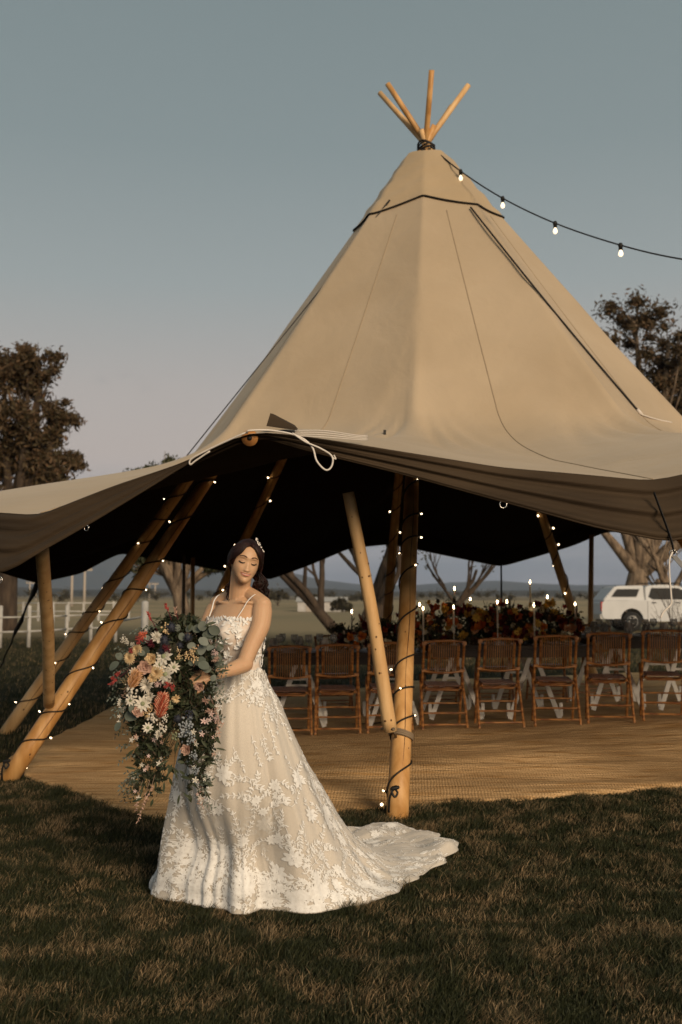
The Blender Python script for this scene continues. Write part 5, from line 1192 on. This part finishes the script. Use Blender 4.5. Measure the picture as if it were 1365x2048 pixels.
# lace appliques following the skirt
def sk(u, v):                      # u in turns, v 0..1
    x = (u % 1) * NS; i = int(x) % NS; f = x - int(x); y = min(max(v, 0), .9999) * (NM - 1); j = int(y); g = y - j; i2 = (i + 1) % NS; j2 = min(j + 1, NM - 1)
    return Vector((S_out[i, j] * (1 - f) + S_out[i2, j] * f) * (1 - g) + (S_out[i, j2] * (1 - f) + S_out[i2, j2] * f) * g)
def lace_frame(u, v):
    p = sk(u, v); du = (sk(u + .003, v) - p) / .003; dv = (sk(u, min(v + .01, .999)) - sk(u, v - .01)) / (min(v + .01, .999) - v + .01)
    n = du.cross(dv).normalized(); c = sk(u, v) - Vector((GC.x, GC.y, -.3))
    if n.dot(c) < 0: n = -n
    return p, du, dv, n
lm_ = MB(); rl = random.Random(12)
def put(u, v, pts2, faces, fr):
    """pts2: metric (a down the skirt, b round it) about (u,v)"""
    p, du, dv, n = fr; lu, lv = max(du.length, .05), max(dv.length, .05); vs_ = []; jit = rl.uniform(0, .0013)
    for a_, b_, h_ in pts2:
        uu = u + b_ / lu; vv = v + a_ / lv
        if vv > .995: vv = .995
        vs_.append(sk(uu, vv) + n * (.0014 + jit + h_ * .5))
    lm_.add(vs_, faces)
def lpetal(u, v, fr, a0, b0, ang, l, w_, sh=(0, .75, 1, .7, 0)):
    ca, sa = math.cos(ang), math.sin(ang); pts = []; rows_ = []
    for i, q in enumerate(sh):
        t_ = i / (len(sh) - 1) * l
        if q == 0: rows_.append([len(pts)]); pts.append((a0 + ca * t_, b0 + sa * t_, 0))
        else:
            rows_.append([len(pts), len(pts) + 1])
            for s in (-1, 1): pts.append((a0 + ca * t_ - sa * s * w_ * q / 2, b0 + sa * t_ + ca * s * w_ * q / 2, .0012))
    f = []
    for i in range(len(rows_) - 1):
        A, B = rows_[i], rows_[i + 1]
        if len(A) == 1: f.append((A[0], B[0], B[1]))
        elif len(B) == 1: f.append((A[0], A[1], B[0]))
        else: f.append((A[0], A[1], B[1], B[0]))
    put(u, v, pts, f, fr)
def sprig(u, v, ang, l, k=5, sc=1.):
    fr = lace_frame(u, v); x = y = 0; a_ = ang; st_ = l / k
    for i in range(k):
        lpetal(u, v, fr, x, y, a_, st_ * 1.15, .0026, (1, 1, 1)); x += math.cos(a_) * st_; y += math.sin(a_) * st_; a_ += rl.uniform(-.28, .28)
        for s in (-1, 1):
            if rl.random() < .9: lpetal(u, v, fr, x, y, a_ + s * rl.uniform(.6, 1.0), rl.uniform(.014, .026) * sc, rl.uniform(.0055, .009) * sc)
    lpetal(u, v, fr, x, y, a_, .026 * sc, .010 * sc)
def rosette(u, v, r):
    fr = lace_frame(u, v); a0 = rl.uniform(0, 6)
    for i in range(8): lpetal(u, v, fr, .25 * r * math.cos(a0 + i * .785), .25 * r * math.sin(a0 + i * .785), a0 + i * .785, r * rl.uniform(.7, .95), r * .50, (.3, .9, 1, .8, .25))
    for i in range(5): lpetal(u, v, fr, 0, 0, a0 + i * 1.257, r * .42, r * .22)
SEEN0, SEEN1 = .42, 1.22                     # the turns of the skirt that face the lawn, and round the train
n_t = 0
for k in range(430):
    u = rl.uniform(.40, 1.24); v = 1 - rl.random() ** 1.1 * .66
    big = float(np.interp((u % 1) * 360, ph, Rh))
    p = sk(u, v)
    if p.y > 5.1 and p.x < 0: continue
    n_ = rl.random(); dn = max(0, (v - .35) / .65)
    if rl.random() > .25 + .75 * dn: continue
    if n_ < .42: rosette(u, v, rl.uniform(.022, .042))
    ang = rl.choice((PI, PI, 0, PI / 2, -PI / 2)) + rl.uniform(-.6, .6)
    sprig(u, v, ang, rl.uniform(.07, .15), rl.randint(4, 6)); sprig(u, v, ang + rl.uniform(1.2, 2.2), rl.uniform(.05, .09), 4)
for k in range(44):                          # sparse sprigs trailing down from the waist
    u = rl.uniform(.45, 1.05); v = rl.uniform(.03, .40); sprig(u, v, rl.uniform(-.5, .5), rl.uniform(.07, .13), 5, .75)
for k in range(170):                         # lace border near the hem
    u = k / 170; v = rl.uniform(.90, .985); p = sk(u, v)
    if p.y > 5.2 and p.x < -.1: continue
    if rl.random() < .5: rosette(u, v, rl.uniform(.016, .030))
    sprig(u, v, rl.uniform(2.2, 4.1), rl.uniform(.05, .10), 4)
for k in range(150):                         # motifs strewn over the train
    u = rl.uniform(-.03, .20); v = rl.uniform(.42, .97); (rosette(u, v, rl.uniform(.024, .04)) if k % 3 == 0 else None); sprig(u, v, rl.uniform(0, 6.3), rl.uniform(.06, .13), 5)
for k in range(70):                          # waist cluster at her side
    u = .93 + rl.gauss(0, .08); v = abs(rl.gauss(.03, .06)); sprig(u, min(v, .2), rl.uniform(-.9, .9), .06, 4, .6)
lm_.build('skirt_lace', m_lace, bride, smooth=False, kind='stuff')
# ================================================================== THE BOUQUET
BD = 4.30
bq = empty('bouquet', at(392, 1372, 4.36), 'large cascading bouquet of native flowers and gum leaves held by the bride', 'bouquet')
rb = random.Random(21)
m_euc = mat('eucalyptus_leaf', (.115, .135, .11), .6, (.085, .10, .08), 20, spec=.25, translucent=.15)
m_euc2 = mat('pale_eucalyptus_leaf', (.20, .22, .19), .6, (.15, .17, .145), 20, spec=.25, translucent=.15)
m_bleaf = mat('bouquet_foliage', (.03, .04, .02), .6, island=((.012, .018, .010), (.028, .038, .018), (.05, .06, .03), (.065, .045, .03)), translucent=.15)
PM = {'white': mat('white_petal', (.72, .68, .60), .7, (.60, .56, .48), 60, translucent=.2), 'cream': mat('cream_petal', (.70, .56, .34), .7, (.62, .42, .22), 60, translucent=.2),
      'blush': mat('blush_petal', (.55, .38, .30), .7, (.45, .27, .21), 60, translucent=.2), 'coral': mat('coral_bristle', (.62, .16, .085), .7, (.50, .10, .06), 60), 'apricot': mat('apricot_bristle', (.60, .30, .11), .7, (.62, .38, .2), 60),
      'red': mat('red_petal', (.36, .06, .05), .7, (.26, .04, .035), 50), 'wine': mat('wine_petal', (.10, .010, .020), .7, (.06, .008, .015), 50), 'thistle': mat('blue_thistle', (.03, .034, .044), .7, (.02, .022, .04), 60),
      'blue': mat('pale_blue_floret', (.22, .25, .28), .7, (.28, .30, .31), 60), 'pink': mat('pink_petal', (.56, .36, .34), .7, (.60, .5, .46), 60), 'green': mat('green_centre', (.22, .24, .14), .8), 'straw': mat('dry_stem', (.40, .30, .17), .8)}
def outline(y):
    ys = [1215, 1245, 1270, 1300, 1340, 1380, 1420, 1460, 1500, 1540, 1580, 1620, 1645]
    a = [345, 318, 282, 258, 250, 246, 250, 256, 264, 266, 270, 272, 274]; b_ = [360, 410, 440, 446, 438, 428, 436, 440, 430, 416, 412, 406, 300]
    return np.interp(y, ys, a), np.interp(y, ys, b_)
# dense small foliage filling the cascade
cent, rad, ks = [], [], []
for k in range(400):
    y = rb.uniform(1235, 1510); a, b_ = outline(y); x = rb.uniform(a + 8, b_ - 6); thick = .10 * math.sin(PI * min(1, max(0, (x - a) / (b_ - a)))) * (1 if y < 1450 else .5)
    if y > 1455 and 335 < x < 362: continue
    cent.append(tuple(at(x, y, BD + .04 - rb.uniform(-.5, .7) * thick))); rad.append(rb.uniform(.018, .036)); ks.append(44)
for (x0, x1, y0, y1, n_) in ((268, 330, 1500, 1560, 44), (272, 322, 1555, 1600, 14), (366, 424, 1470, 1540, 40), (376, 412, 1540, 1600, 16)):
    for k in range(n_): cent.append(tuple(at(rb.uniform(x0, x1), rb.uniform(y0, y1), BD + rb.uniform(0, .05)))); rad.append(rb.uniform(.014, .026)); ks.append(20)
V, Fq = leaf_cloud(cent, rad, ks, .0135, 77); arr_mesh('small_foliage', V, Fq, m_bleaf, bq, kind='stuff')
# stems
mb = MB(); H0 = at(392, 1372, 4.36)
for k in range(60):
    y = rb.uniform(1240, 1600); a, b_ = outline(y); e = at(rb.uniform(a, b_), y, BD + rb.uniform(-.06, .06)); mb.tube(catmull([H0 + rv(.01), (H0 + e) / 2 + rv(.03), e], 5), .0013, 4)
for k in range(16): mb.tube([H0 + rv(.012), H0 + Vector((.05, .04, -.10)) + rv(.014)], .003, 5)
mb.build('stems', m_bleaf, bq, kind='stuff')
def face(): return (rb.uniform(-.6, .3), -1, rb.uniform(-.3, .5))
def put_leaf(px, py, r, m, d=None, nrm=None, shape=(.35, .85, 1, .85, .35), dd=-.06):
    mb = MB(); p = at(px, py, BD + dd + rb.uniform(-.03, .03)); d = d or (rb.uniform(-1, 1), rb.uniform(-.2, .2), rb.uniform(-.6, 1)); mb.leaf(p, d, nrm or (rb.uniform(-.5, .5), -1, rb.uniform(-.4, .9)), r * 2, r * 1.8, .1, shape); mb.build('eucalyptus_leaf', m, bq)
for (px, py, r) in [(419, 1254, .025), (404, 1262, .022), (412, 1272, .026), (398, 1278, .022), (424, 1276, .022), (392, 1291, .018), (404, 1292, .018), (428, 1292, .020), (400, 1310, .024), (412, 1322, .026), (424, 1312, .022), (395, 1322, .019), (418, 1336, .024), (430, 1330, .018), (406, 1340, .018), (386, 1262, .022), (372, 1262, .018), (434, 1300, .016),
                    (238, 1326, .024), (246, 1318, .018), (285, 1288, .022), (296, 1294, .024), (280, 1306, .020), (290, 1308, .017), (266, 1428, .026), (250, 1436, .028), (242, 1446, .020), (272, 1440, .020), (300, 1285, .018), (352, 1262, .016), (366, 1282, .018), (430, 1350, .015), (296, 1400, .014), (384, 1332, .014)]:
    put_leaf(px, py, r, m_euc if rb.random() < .6 else m_euc2)
for k in range(120):                        # long pointed leaves breaking the outline
    y = rb.uniform(1238, 1600); a, b_ = outline(y); sd_ = rb.random(); x = a + (b_ - a) * sd_; put = at(x, y, BD + rb.uniform(-.09, .03)); mb = MB()
    mb.leaf(put, ((sd_ - .5) * 2 + rb.uniform(-.6, .6), rb.uniform(-.4, .2), rb.uniform(-1.1, .5)), (0, -1, .3), rb.uniform(.03, .06), rb.uniform(.008, .014), .3); mb.build('leaf', m_bleaf, bq)
def flower(kind, px, py, r, m, dd=-.085, d=None):
    p = at(px, py, BD + dd); d = Vector(d or face()).normalized(); mb = MB()
    if kind == 'flannel':
        daisy(mb, p, d, r, 10, .34, .28); daisy(mb, p + d * .003, d, r * .7, 7, .36, .5); f = mb.build('flannel_flower', PM[m], bq); c = MB(); c.ball(p + d * .006, r * .26, 8, 6); c.build('centre', PM['green'], f)
    elif kind == 'straw':
        for q, (a_, w_, dm) in enumerate(((1, .30, .15), (.85, .3, .5), (.62, .3, 1.1), (.4, .3, 2.2))): daisy(mb, p + d * .003 * q, d, r * a_, 16, w_, dm)
        f = mb.build('strawflower', PM[m], bq)
    elif kind == 'rose': rose(mb, p, d, r, rb, 20); mb.build('rose', PM[m], bq)
    elif kind == 'fluff':
        for k in range(60): e = (d + rv(.95)).normalized(); mb.leaf(p, e, d, r * rb.uniform(.7, 1), r * .16, .2)
        mb.build('fluffy_flower', PM[m], bq)
    elif kind == 'thistle':
        mb.ball(p, r * .55, 10, 8, (1, 1, 1.2))
        for k in range(90): e = rv(); mb.tube([p + e * r * .45, p + e * r * rb.uniform(.8, 1.1)], [r * .05, r * .015], 3)
        mb.build('thistle', PM[m], bq)
    elif kind == 'cluster':
        for k in range(26): q = rv(r * rb.random() ** .5); q.z *= 1.2; mb.ball(p + q, r * rb.uniform(.13, .22), 5, 4)
        mb.build('berry_cluster', PM[m], bq)
    elif kind == 'grev':
        for k in range(30): s = k / 30; q = rv(r * (1 - .4 * s)); c = p + d * r * 2.2 * s; mb.tube(catmull([c, c + q * .7 + d * .2 * r, c + q + d * r * .5], 2), [r * .10, r * .09, r * .08, r * .06, r * .12], 4)
        mb.build('grevillea_head', PM[m], bq)
    elif kind == 'star':
        daisy(mb, p, d, r, 5, .4, .2); mb.build('jasmine_star', PM[m], bq)
S_ = BD / F        # metres per pixel here
for a in [('flannel', 329, 1314, 21 * S_, 'white'), ('flannel', 333, 1350, 20 * S_, 'white'), ('flannel', 286, 1408, 18 * S_, 'white'), ('flannel', 321, 1330, 15 * S_, 'white'), ('flannel', 336, 1366, 13 * S_, 'white'), ('fluff', 313, 1275, 15 * S_, 'white'),
          ('straw', 314, 1344, 17 * S_, 'cream'), ('straw', 260, 1316, 14 * S_, 'cream'), ('straw', 275, 1300, 13 * S_, 'cream'), ('rose', 291, 1334, 14 * S_, 'blush'), ('rose', 374, 1500, 11 * S_, 'blush'), ('fluff', 295, 1370, 19 * S_, 'white'), ('fluff', 305, 1357, 12 * S_, 'cream'),
          ('thistle', 343, 1255, 13 * S_, 'thistle'), ('thistle', 329, 1281, 14 * S_, 'thistle'), ('thistle', 376, 1275, 11 * S_, 'thistle'), ('thistle', 324, 1302, 10 * S_, 'thistle'), ('thistle', 356, 1438, 10 * S_, 'thistle'), ('thistle', 360, 1292, 9 * S_, 'thistle'),
          ('cluster', 262, 1386, 14 * S_, 'white'), ('cluster', 258, 1374, 9 * S_, 'white'), ('cluster', 308, 1438, 13 * S_, 'white'), ('cluster', 324, 1456, 11 * S_, 'white'), ('cluster', 247, 1278, 7 * S_, 'white'), ('cluster', 254, 1284, 6 * S_, 'white'), ('cluster', 332, 1259, 11 * S_, 'cream'), ('cluster', 266, 1290, 6 * S_, 'white'),
          ('cluster', 385, 1303, 8 * S_, 'cream'), ('cluster', 373, 1312, 8 * S_, 'cream'), ('cluster', 358, 1315, 7 * S_, 'cream'), ('cluster', 389, 1318, 8 * S_, 'cream'), ('cluster', 357, 1300, 6 * S_, 'cream'), ('cluster', 300, 1416, 7 * S_, 'cream'), ('cluster', 294, 1430, 8 * S_, 'cream'), ('cluster', 330, 1436, 8 * S_, 'white'),
          ('cluster', 373, 1448, 14 * S_, 'blue'), ('cluster', 366, 1464, 11 * S_, 'blue'), ('cluster', 382, 1478, 11 * S_, 'blue'), ('cluster', 387, 1512, 9 * S_, 'blue'), ('cluster', 378, 1430, 10 * S_, 'thistle'), ('cluster', 391, 1540, 7 * S_, 'blue'),
          ('flannel', 268, 1344, 11 * S_, 'white'), ('fluff', 301, 1392, 13 * S_, 'white'), ('rose', 276, 1424, 11 * S_, 'blush'), ('flannel', 348, 1334, 13 * S_, 'white'), ('rose', 304, 1318, 12 * S_, 'cream'), ('flannel', 262, 1402, 12 * S_, 'white'), ('fluff', 352, 1398, 11 * S_, 'cream'), ('fluff', 318, 1470, 11 * S_, 'white'), ('cluster', 352, 1470, 10 * S_, 'green'), ('cluster', 340, 1410, 9 * S_, 'green'), ('flannel', 296, 1456, 12 * S_, 'white'), ('rose', 400, 1372, 10 * S_, 'blush'), ('grev', 281, 1276, 10 * S_, 'red'), ('grev', 290, 1270, 9 * S_, 'coral'), ('grev', 308, 1290, 9 * S_, 'wine'), ('grev', 338, 1302, 9 * S_, 'wine'), ('grev', 262, 1300, 6 * S_, 'red'), ('grev', 346, 1373, 11 * S_, 'red'), ('grev', 230, 1360, 6 * S_, 'red'), ('grev', 240, 1346, 6 * S_, 'red'), ('grev', 430, 1305, 8 * S_, 'pink'), ('grev', 437, 1316, 7 * S_, 'blush'), ('grev', 322, 1368, 7 * S_, 'pink'), ('grev', 411, 1400, 8 * S_, 'blush'), ('grev', 425, 1420, 8 * S_, 'blush'), ('grev', 432, 1440, 7 * S_, 'pink')]:
    flower(*a)
m_tip = mat('banksia_tip', (.78, .50, .34), .7)
for (px, py, d, L_, r, m) in ((262, 1376, (.42, -.2, 1), .075, .028, 'apricot'), (320, 1434, (.16, -.2, 1), .098, .030, 'coral')):
    mb = MB(); spike(mb, at(px, py, BD - .09), d, r, L_, 230, rb, .7, .030, True); mb.build('banksia', [PM[m], m_tip], bq)
for (x0, y0, x1, y1, m) in ((322, 1282, 301, 1236, 'red'), (348, 1262, 334, 1218, 'red'), (360, 1262, 352, 1226, 'blush'), (268, 1330, 229, 1362, 'red')):       # tall kangaroo-paw like stems
    mb = MB(); a, b_ = at(x0, y0, BD), at(x1, y1, BD - .03); mb.tube(catmull([a, (a + b_) / 2 + Vector((.004, 0, 0)), b_], 4), .0018, 5); st_ = mb.build('flower_stem', PM['wine'], bq); mb = MB(); d = (b_ - a).normalized()
    for k in range(12): e = (d + rv(.7)).normalized(); mb.leaf(b_ - d * .016 + d * .003 * k, e, (0, -1, 0), .020, .0048, -.1)
    mb.build('kangaroo_paw', PM[m], st_)
for k in range(34):                      # little pink-white stars down the two tails
    if k % 2: px, py = rb.uniform(262, 330), rb.uniform(1468, 1600)
    else: px, py = rb.uniform(384, 432), rb.uniform(1390, 1612)
    if k % 2 and py > 1560: px = rb.uniform(268, 306)
    if not k % 2 and py > 1540: px = rb.uniform(388, 412)
    flower('star', px, py, rb.uniform(4, 7.5) * S_, rb.choice(('pink', 'white', 'blush')), dd=-.05)
for k in range(10): flower('star', rb.choice((236, 244, 232, 240, 250)) + rb.uniform(-6, 6), rb.uniform(1400, 1450), 4.5 * S_, 'white', dd=-.02)
for k in range(70):                      # loose grey-green sprays round the edge
    y = rb.uniform(1240, 1620); a, b_ = outline(y); sd_ = rb.choice((0, 0, 1)); x = (a - rb.uniform(-6, 16)) if sd_ == 0 else (b_ + rb.uniform(-10, 8)); c0 = at(x, y, BD + rb.uniform(-.05, .03)); dd_ = Vector(((-1 if sd_ == 0 else .8), -.2, rb.uniform(-1.2, .5))).normalized(); mb = MB(); mb.tube([c0 - dd_ * .03, c0 + dd_ * .03], .0008, 3)
    for q in range(6):
        e = dd_.orthogonal().normalized() * (1 if q % 2 else -1) + dd_ * .8; mb.leaf(c0 + dd_ * .010 * (q - 2), e, (0, -1, .2), .016, .0065, .2)
    mb.build('leaf_spray', rb.choice((m_euc, m_bleaf, m_euc)), bq)
mb = MB()                                # thin trailing tendrils, tips of dry grass
for (x0, y0, x1, y1) in ((300, 1560, 276, 1642), (310, 1550, 290, 1610), (395, 1540, 405, 1612), (400, 1550, 398, 1606), (286, 1560, 272, 1620), (300, 1300, 236, 1345), (430, 1380, 440, 1470), (420, 1390, 446, 1450), (270, 1340, 246, 1395), (425, 1400, 432, 1480)):
    a, b_ = at(x0, y0, BD), at(x1, y1, BD + .02); P = catmull([a, (a + b_) / 2 + rv(.012), b_], 6); mb.tube(P, .0009, 3)
    for p in P[4:]: mb.leaf(p, rv() + Vector((0, 0, -.8)), (0, -1, 0), .015, .004); mb.leaf(p, rv() + Vector((0, -.3, -.5)), (0, -1, 0), .012, .005)
mb.build('tendrils', PM['blush'], bq, kind='stuff')
mb = MB()
for (x0, y0) in ((262, 1362), (266, 1372), (258, 1380)):
    for k in range(12): a = at(x0, y0, BD - .06); mb.tube([a, a + Vector((rb.uniform(-.05, .02), -.02, rb.uniform(-.03, .06)))], [.0008, .0004], 3)
mb.build('dry_bristles', PM['straw'], bq, kind='stuff')

# ================================================================== LIGHTS ON CABLES
m_cable = mat('black_light_cable', (.010, .009, .008), .6)
m_bulb = mat('warm_small_bulb', (1, .85, .6), .3, emit=(1, .74, .44), estr=6.5)
m_glow = mat('festoon_bulb', (1, .9, .75), .2, emit=(1, .80, .55), estr=1.1)
def near_pole(a): return min(range(9), key=lambda i: abs((PF[i][0] - a + 180) % 360 - 180))
def lights(a, label, s0, s1, pitch, seed, br=.0052, cr_=.0065, gap=.40):
    ft, ap, d = pole_ax[near_pole(a)]; ln = (ap - ft).length; e = empty('fairy_lights', ft, label, 'string lights', 'small warm lights wound round the tent poles'); u = d.orthogonal().normalized(); v = d.cross(u); rnd = random.Random(seed); P = []; s = s0; an = rnd.uniform(0, 6)
    L_ = 0; nxt = .1; bulbs = []; i_ = near_pole(a)
    while s < s1:
        rr = (.073 + (.029 - .073) * s / (ln + .9)) + cr_; c = ft + d * s + d.orthogonal().normalized() * (.010 * math.sin(s / (ln + .9) * 9 + i_)); p = c + (u * math.cos(an) + v * math.sin(an)) * rr
        if P: L_ += (p - P[-1]).length
        P.append(p)
        if L_ > nxt: bulbs.append((p, (p - c).normalized())); nxt = L_ + gap * rnd.uniform(.7, 1.3)
        an += .32; s += pitch * (.6 + .8 * abs(math.sin(s * 2.3 + seed))) * .32 / 6.283
    mb = MB(); mb.tube(P, cr_, 6); mb.build('cable', m_cable, e)
    for p, q in bulbs:
        q = (q + rv(.5)).normalized(); mb = MB(); mb.tube([p, p + q * .018], .006, 6); sk_ = mb.build('bulb_holder', m_cable, e)
        mb = MB(); mb.capsule([p + q * .020, p + q * .030], [br, br * .75], 8) if br < .010 else mb.ball(p + q * .026, br, 8, 6); mb.build('bulb', m_bulb, e)
    return e
lights(262, 'small lights wound up the front pole beside the train of the dress', .12, 4.1, .30, 1)
lights(215, 'small lights wound up the thick slanting front pole at left', .10, 4.9, .36, 2)
lights(179, 'small lights wound up the thinner slanting pole behind it at left', .30, 4.6, .36, 3)
lights(134, 'small lights on the rear pole behind the shoulder of the bride', .9, 4.3, .42, 4, .010, gap=.42)
lights(95, 'small lights on the dark rear pole behind the short prop', .9, 4.2, .42, 5, .010, gap=.42)
lights(52, 'small lights on the leaning rear pole by the white vehicle', .8, 4.0, .42, 6, .0115, gap=.42)
# knot of cable at the foot of two poles
for a, px, py, d_, lb in ((262, 789, 1583, 6.42, 'black cable connector tied low on the front pole'), (215, 14, 1528, 7.9, 'black cable connector tied low on the slanting pole at left')):
    c = at(px, py, d_); mb = MB(); rnd = random.Random(int(a))
    mb.tube(catmull([c + Vector((-.035, 0, -.13)), c + Vector((-.03, -.02, -.04)), c + Vector((-.005, -.02, .015)), c + Vector((.02, -.015, -.005)), c + Vector((.0, -.03, -.03)), c + Vector((-.02, -.02, .02)), c + Vector((.015, -.01, .035))], 5), .0075, 6)
    mb.capsule([c + Vector((-.012, -.02, .02)), c + Vector((.022, -.02, .028))], [.014, .012], 8); o = mb.build('cable_connector', m_cable); tag(o, lb, 'cable connector')
mb = MB(); p = gp(764, 1620); p.z = .035; mb.ball(p, .010, 8, 6); o = mb.build('stray_bulb', m_bulb); tag(o, 'single small lit bulb lying on the grass at the foot of the front pole', 'bulb')
# festoon line from the crossing of the poles out to the right
fe = empty('festoon_lights', APEX, 'festoon cable of four clear bulbs sagging from the tent top to the right', 'string lights')
fp = [at(861, 292, 10.4), at(922, 342, 10.0), at(1006, 396, 9.5), at(1111, 446, 8.95), at(1242, 490, 8.4), at(1365, 518, 8.0), at(1520, 536, 7.6), at(1700, 540, 7.2)]
mb = MB(); mb.tube(catmull(fp, 6), .0075, 6); mb.build('cable', m_cable, fe)
for p in fp[1:5] + fp[6:7]:
    mb = MB(); mb.tube([p + Vector((0, 0, .018)), p - Vector((0, 0, .006)), p - Vector((0, 0, .012)), p - Vector((0, 0, .045))], [.014, .022, .018, .017], 10); h = mb.build('bulb_socket', m_cable, fe)
    mb = MB(); mb.lathe(p - Vector((0, 0, .045)), [(0, 0), (.012, 0), (.014, -.010), (.021, -.026), (.022, -.036), (.016, -.050), (.007, -.056), (0, -.057)], 12); mb.build('bulb', m_glow, h)
# a pole that carries the far end of the festoon, outside the frame
mb = MB(); q = fp[-1]; mb.tube([(q.x, q.y, -.1), (q.x, q.y, q.z + .1)], [.06, .045], 10); o = mb.build('festoon_post', m_log); tag(o, 'plain timber post carrying the far end of the festoon cable', 'post')

# ================================================================== GRASS
m_grass = bpy.data.materials.new('grass_blades'); m_grass.use_nodes = True; t = m_grass.node_tree; b = t.nodes['Principled BSDF']; L = t.links.new
b.inputs['Roughness'].default_value = .6; b.inputs['Specular IOR Level'].default_value = .2
tcg = t.nodes.new('ShaderNodeTexCoord'); g = t.nodes.new('ShaderNodeNewGeometry')
gr = t.nodes.new('ShaderNodeValToRGB'); L(g.outputs['Random Per Island'], gr.inputs[0]); e_ = gr.color_ramp.elements; e_[0].color = (.012, .017, .007, 1); e_[1].color = (.050, .055, .024, 1)
dr = t.nodes.new('ShaderNodeValToRGB'); L(g.outputs['Random Per Island'], dr.inputs[0]); e_ = dr.color_ramp.elements; e_[0].color = (.11, .075, .038, 1); e_[1].color = (.33, .235, .135, 1)
flatv = t.nodes.new('ShaderNodeMapping'); flatv.inputs['Scale'].default_value = (1, 1, 0); L(tcg.outputs['Object'], flatv.inputs[0])
f1 = noise_node(4.2, 6, flatv.outputs[0]); f2 = t.nodes.new('ShaderNodeMath'); f2.operation = 'MULTIPLY_ADD'; L(g.outputs['Random Per Island'], f2.inputs[0]); f2.inputs[1].default_value = .34; L(f1.outputs[0], f2.inputs[2])
L(mixc(mr(f2.outputs[0], .71, .90), gr.outputs[0], dr.outputs[0]), b.inputs['Base Color'])
tr = t.nodes.new('ShaderNodeBsdfTranslucent'); ms_ = t.nodes.new('ShaderNodeMixShader'); ms_.inputs[0].default_value = .2
L(b.inputs['Base Color'].links[0].from_socket, tr.inputs[0]); L(b.outputs[0], ms_.inputs[1]); L(tr.outputs[0], ms_.inputs[2]); L(ms_.outputs[0], t.nodes['Material Output'].inputs[0])
def blades(name, x, y, h, w_, seed, lean=.5):
    r = np.random.default_rng(seed); n = len(x); z = gz(x, y) - .004; a = r.uniform(0, 2 * PI, n); ca, sa = np.cos(a), np.sin(a)
    la = r.normal(.4, 1.3, n); ln = h * lean * (.3 + r.random(n)); lx, ly = np.cos(la) * ln, np.sin(la) * ln - .2 * ln
    w2 = w_ * (.6 + .8 * r.random(n)); V = np.zeros((n, 5, 3))
    V[:, 0] = np.stack([x - ca * w2, y - sa * w2, z], -1); V[:, 1] = np.stack([x + ca * w2, y + sa * w2, z], -1)
    mx_, my_ = x + lx * .35, y + ly * .35; mz = z + h * .6
    V[:, 2] = np.stack([mx_ - ca * w2 * .75, my_ - sa * w2 * .75, mz], -1); V[:, 3] = np.stack([mx_ + ca * w2 * .75, my_ + sa * w2 * .75, mz], -1)
    V[:, 4] = np.stack([x + lx, y + ly, z + h], -1)
    I = (np.arange(n) * 5)[:, None, None] + np.array([[0, 1, 3], [0, 3, 2], [2, 3, 4]])[None]
    return arr_mesh(name, V.reshape(-1, 3), I.reshape(-1, 3), m_grass, kind='stuff')
def mat_front(x): return np.interp(x, fx, fy)
def mat_back(x): return np.interp(x, bx, by)
r_ = np.random.default_rng(2)
n = 560000; d_ = 2.6 + (8.4 - 2.6) * r_.random(n) ** 1.15; x = (r_.random(n) * 2 - 1) * (.36 * d_ + .35)
keep = (d_ < mat_front(x) + .02 + .05 * r_.random(n) ** 2) | (x < fx[0] - .0) | (d_ > mat_back(x))
x, d_ = x[keep], d_[keep]
h = .018 + .050 * np.clip(vnoise(x, d_, 3.1, 1) * .6 + vnoise(x, d_, 9, 2) * .6 - .15, .05, 1) ** 1.3 * (.5 + .7 * r_.random(len(x)))
thin = r_.random(len(x)) < .55 + .45 * vnoise(x, d_, 5, 8); x, d_, h = x[thin], d_[thin], h[thin]
blades('grass', x, d_, h, .0021, 1, .75); print('near blades', len(x))
# taller ragged tufts
nt_ = 260; cx_ = r_.uniform(-2.6, 2.6, nt_); cy_ = 2.8 + 4.2 * r_.random(nt_); ok = (cy_ < mat_front(cx_) - .02); cx_, cy_ = cx_[ok], cy_[ok]; rep_ = 90
x = np.repeat(cx_, rep_) + r_.normal(0, .035, len(cx_) * rep_); y = np.repeat(cy_, rep_) + r_.normal(0, .035, len(cx_) * rep_)
blades('grass_tufts', x, y, r_.uniform(.035, .080, len(x)), .0017, 5, .9)
n = 150000; d_ = 7.5 + 26 * r_.random(n) ** 1.6; x = (r_.random(n) * 2 - 1) * (.36 * d_ + .5); keep = (d_ > mat_back(x) + .05) | (x < fx[0]); x, d_ = x[keep], d_[keep]
blades('lawn_grass', x, d_, (.03 + .05 * vnoise(x, d_, 2, 4)) * (.6 + .8 * r_.random(len(x))), .0035 + .0002 * 0, 3)

# ================================================================== HAZE
hz_m = bpy.data.materials.new('evening_haze'); hz_m.use_nodes = True; t = hz_m.node_tree; t.nodes.clear(); o_ = t.nodes.new('ShaderNodeOutputMaterial'); v_ = t.nodes.new('ShaderNodeVolumePrincipled')
v_.inputs['Color'].default_value = (.68, .79, 1.0, 1); v_.inputs['Density'].default_value = .00012; v_.inputs['Anisotropy'].default_value = .2; t.links.new(v_.outputs[0], o_.inputs['Volume'])
zlo, zhi = float(min(-3.0, Z.min())) - 1, 330.0
mb = MB(); mb.box((0, 6, (zlo + zhi) / 2), (18040, 18040, zhi - zlo)); hz_o = mb.build('haze', hz_m, smooth=False, kind='stuff')
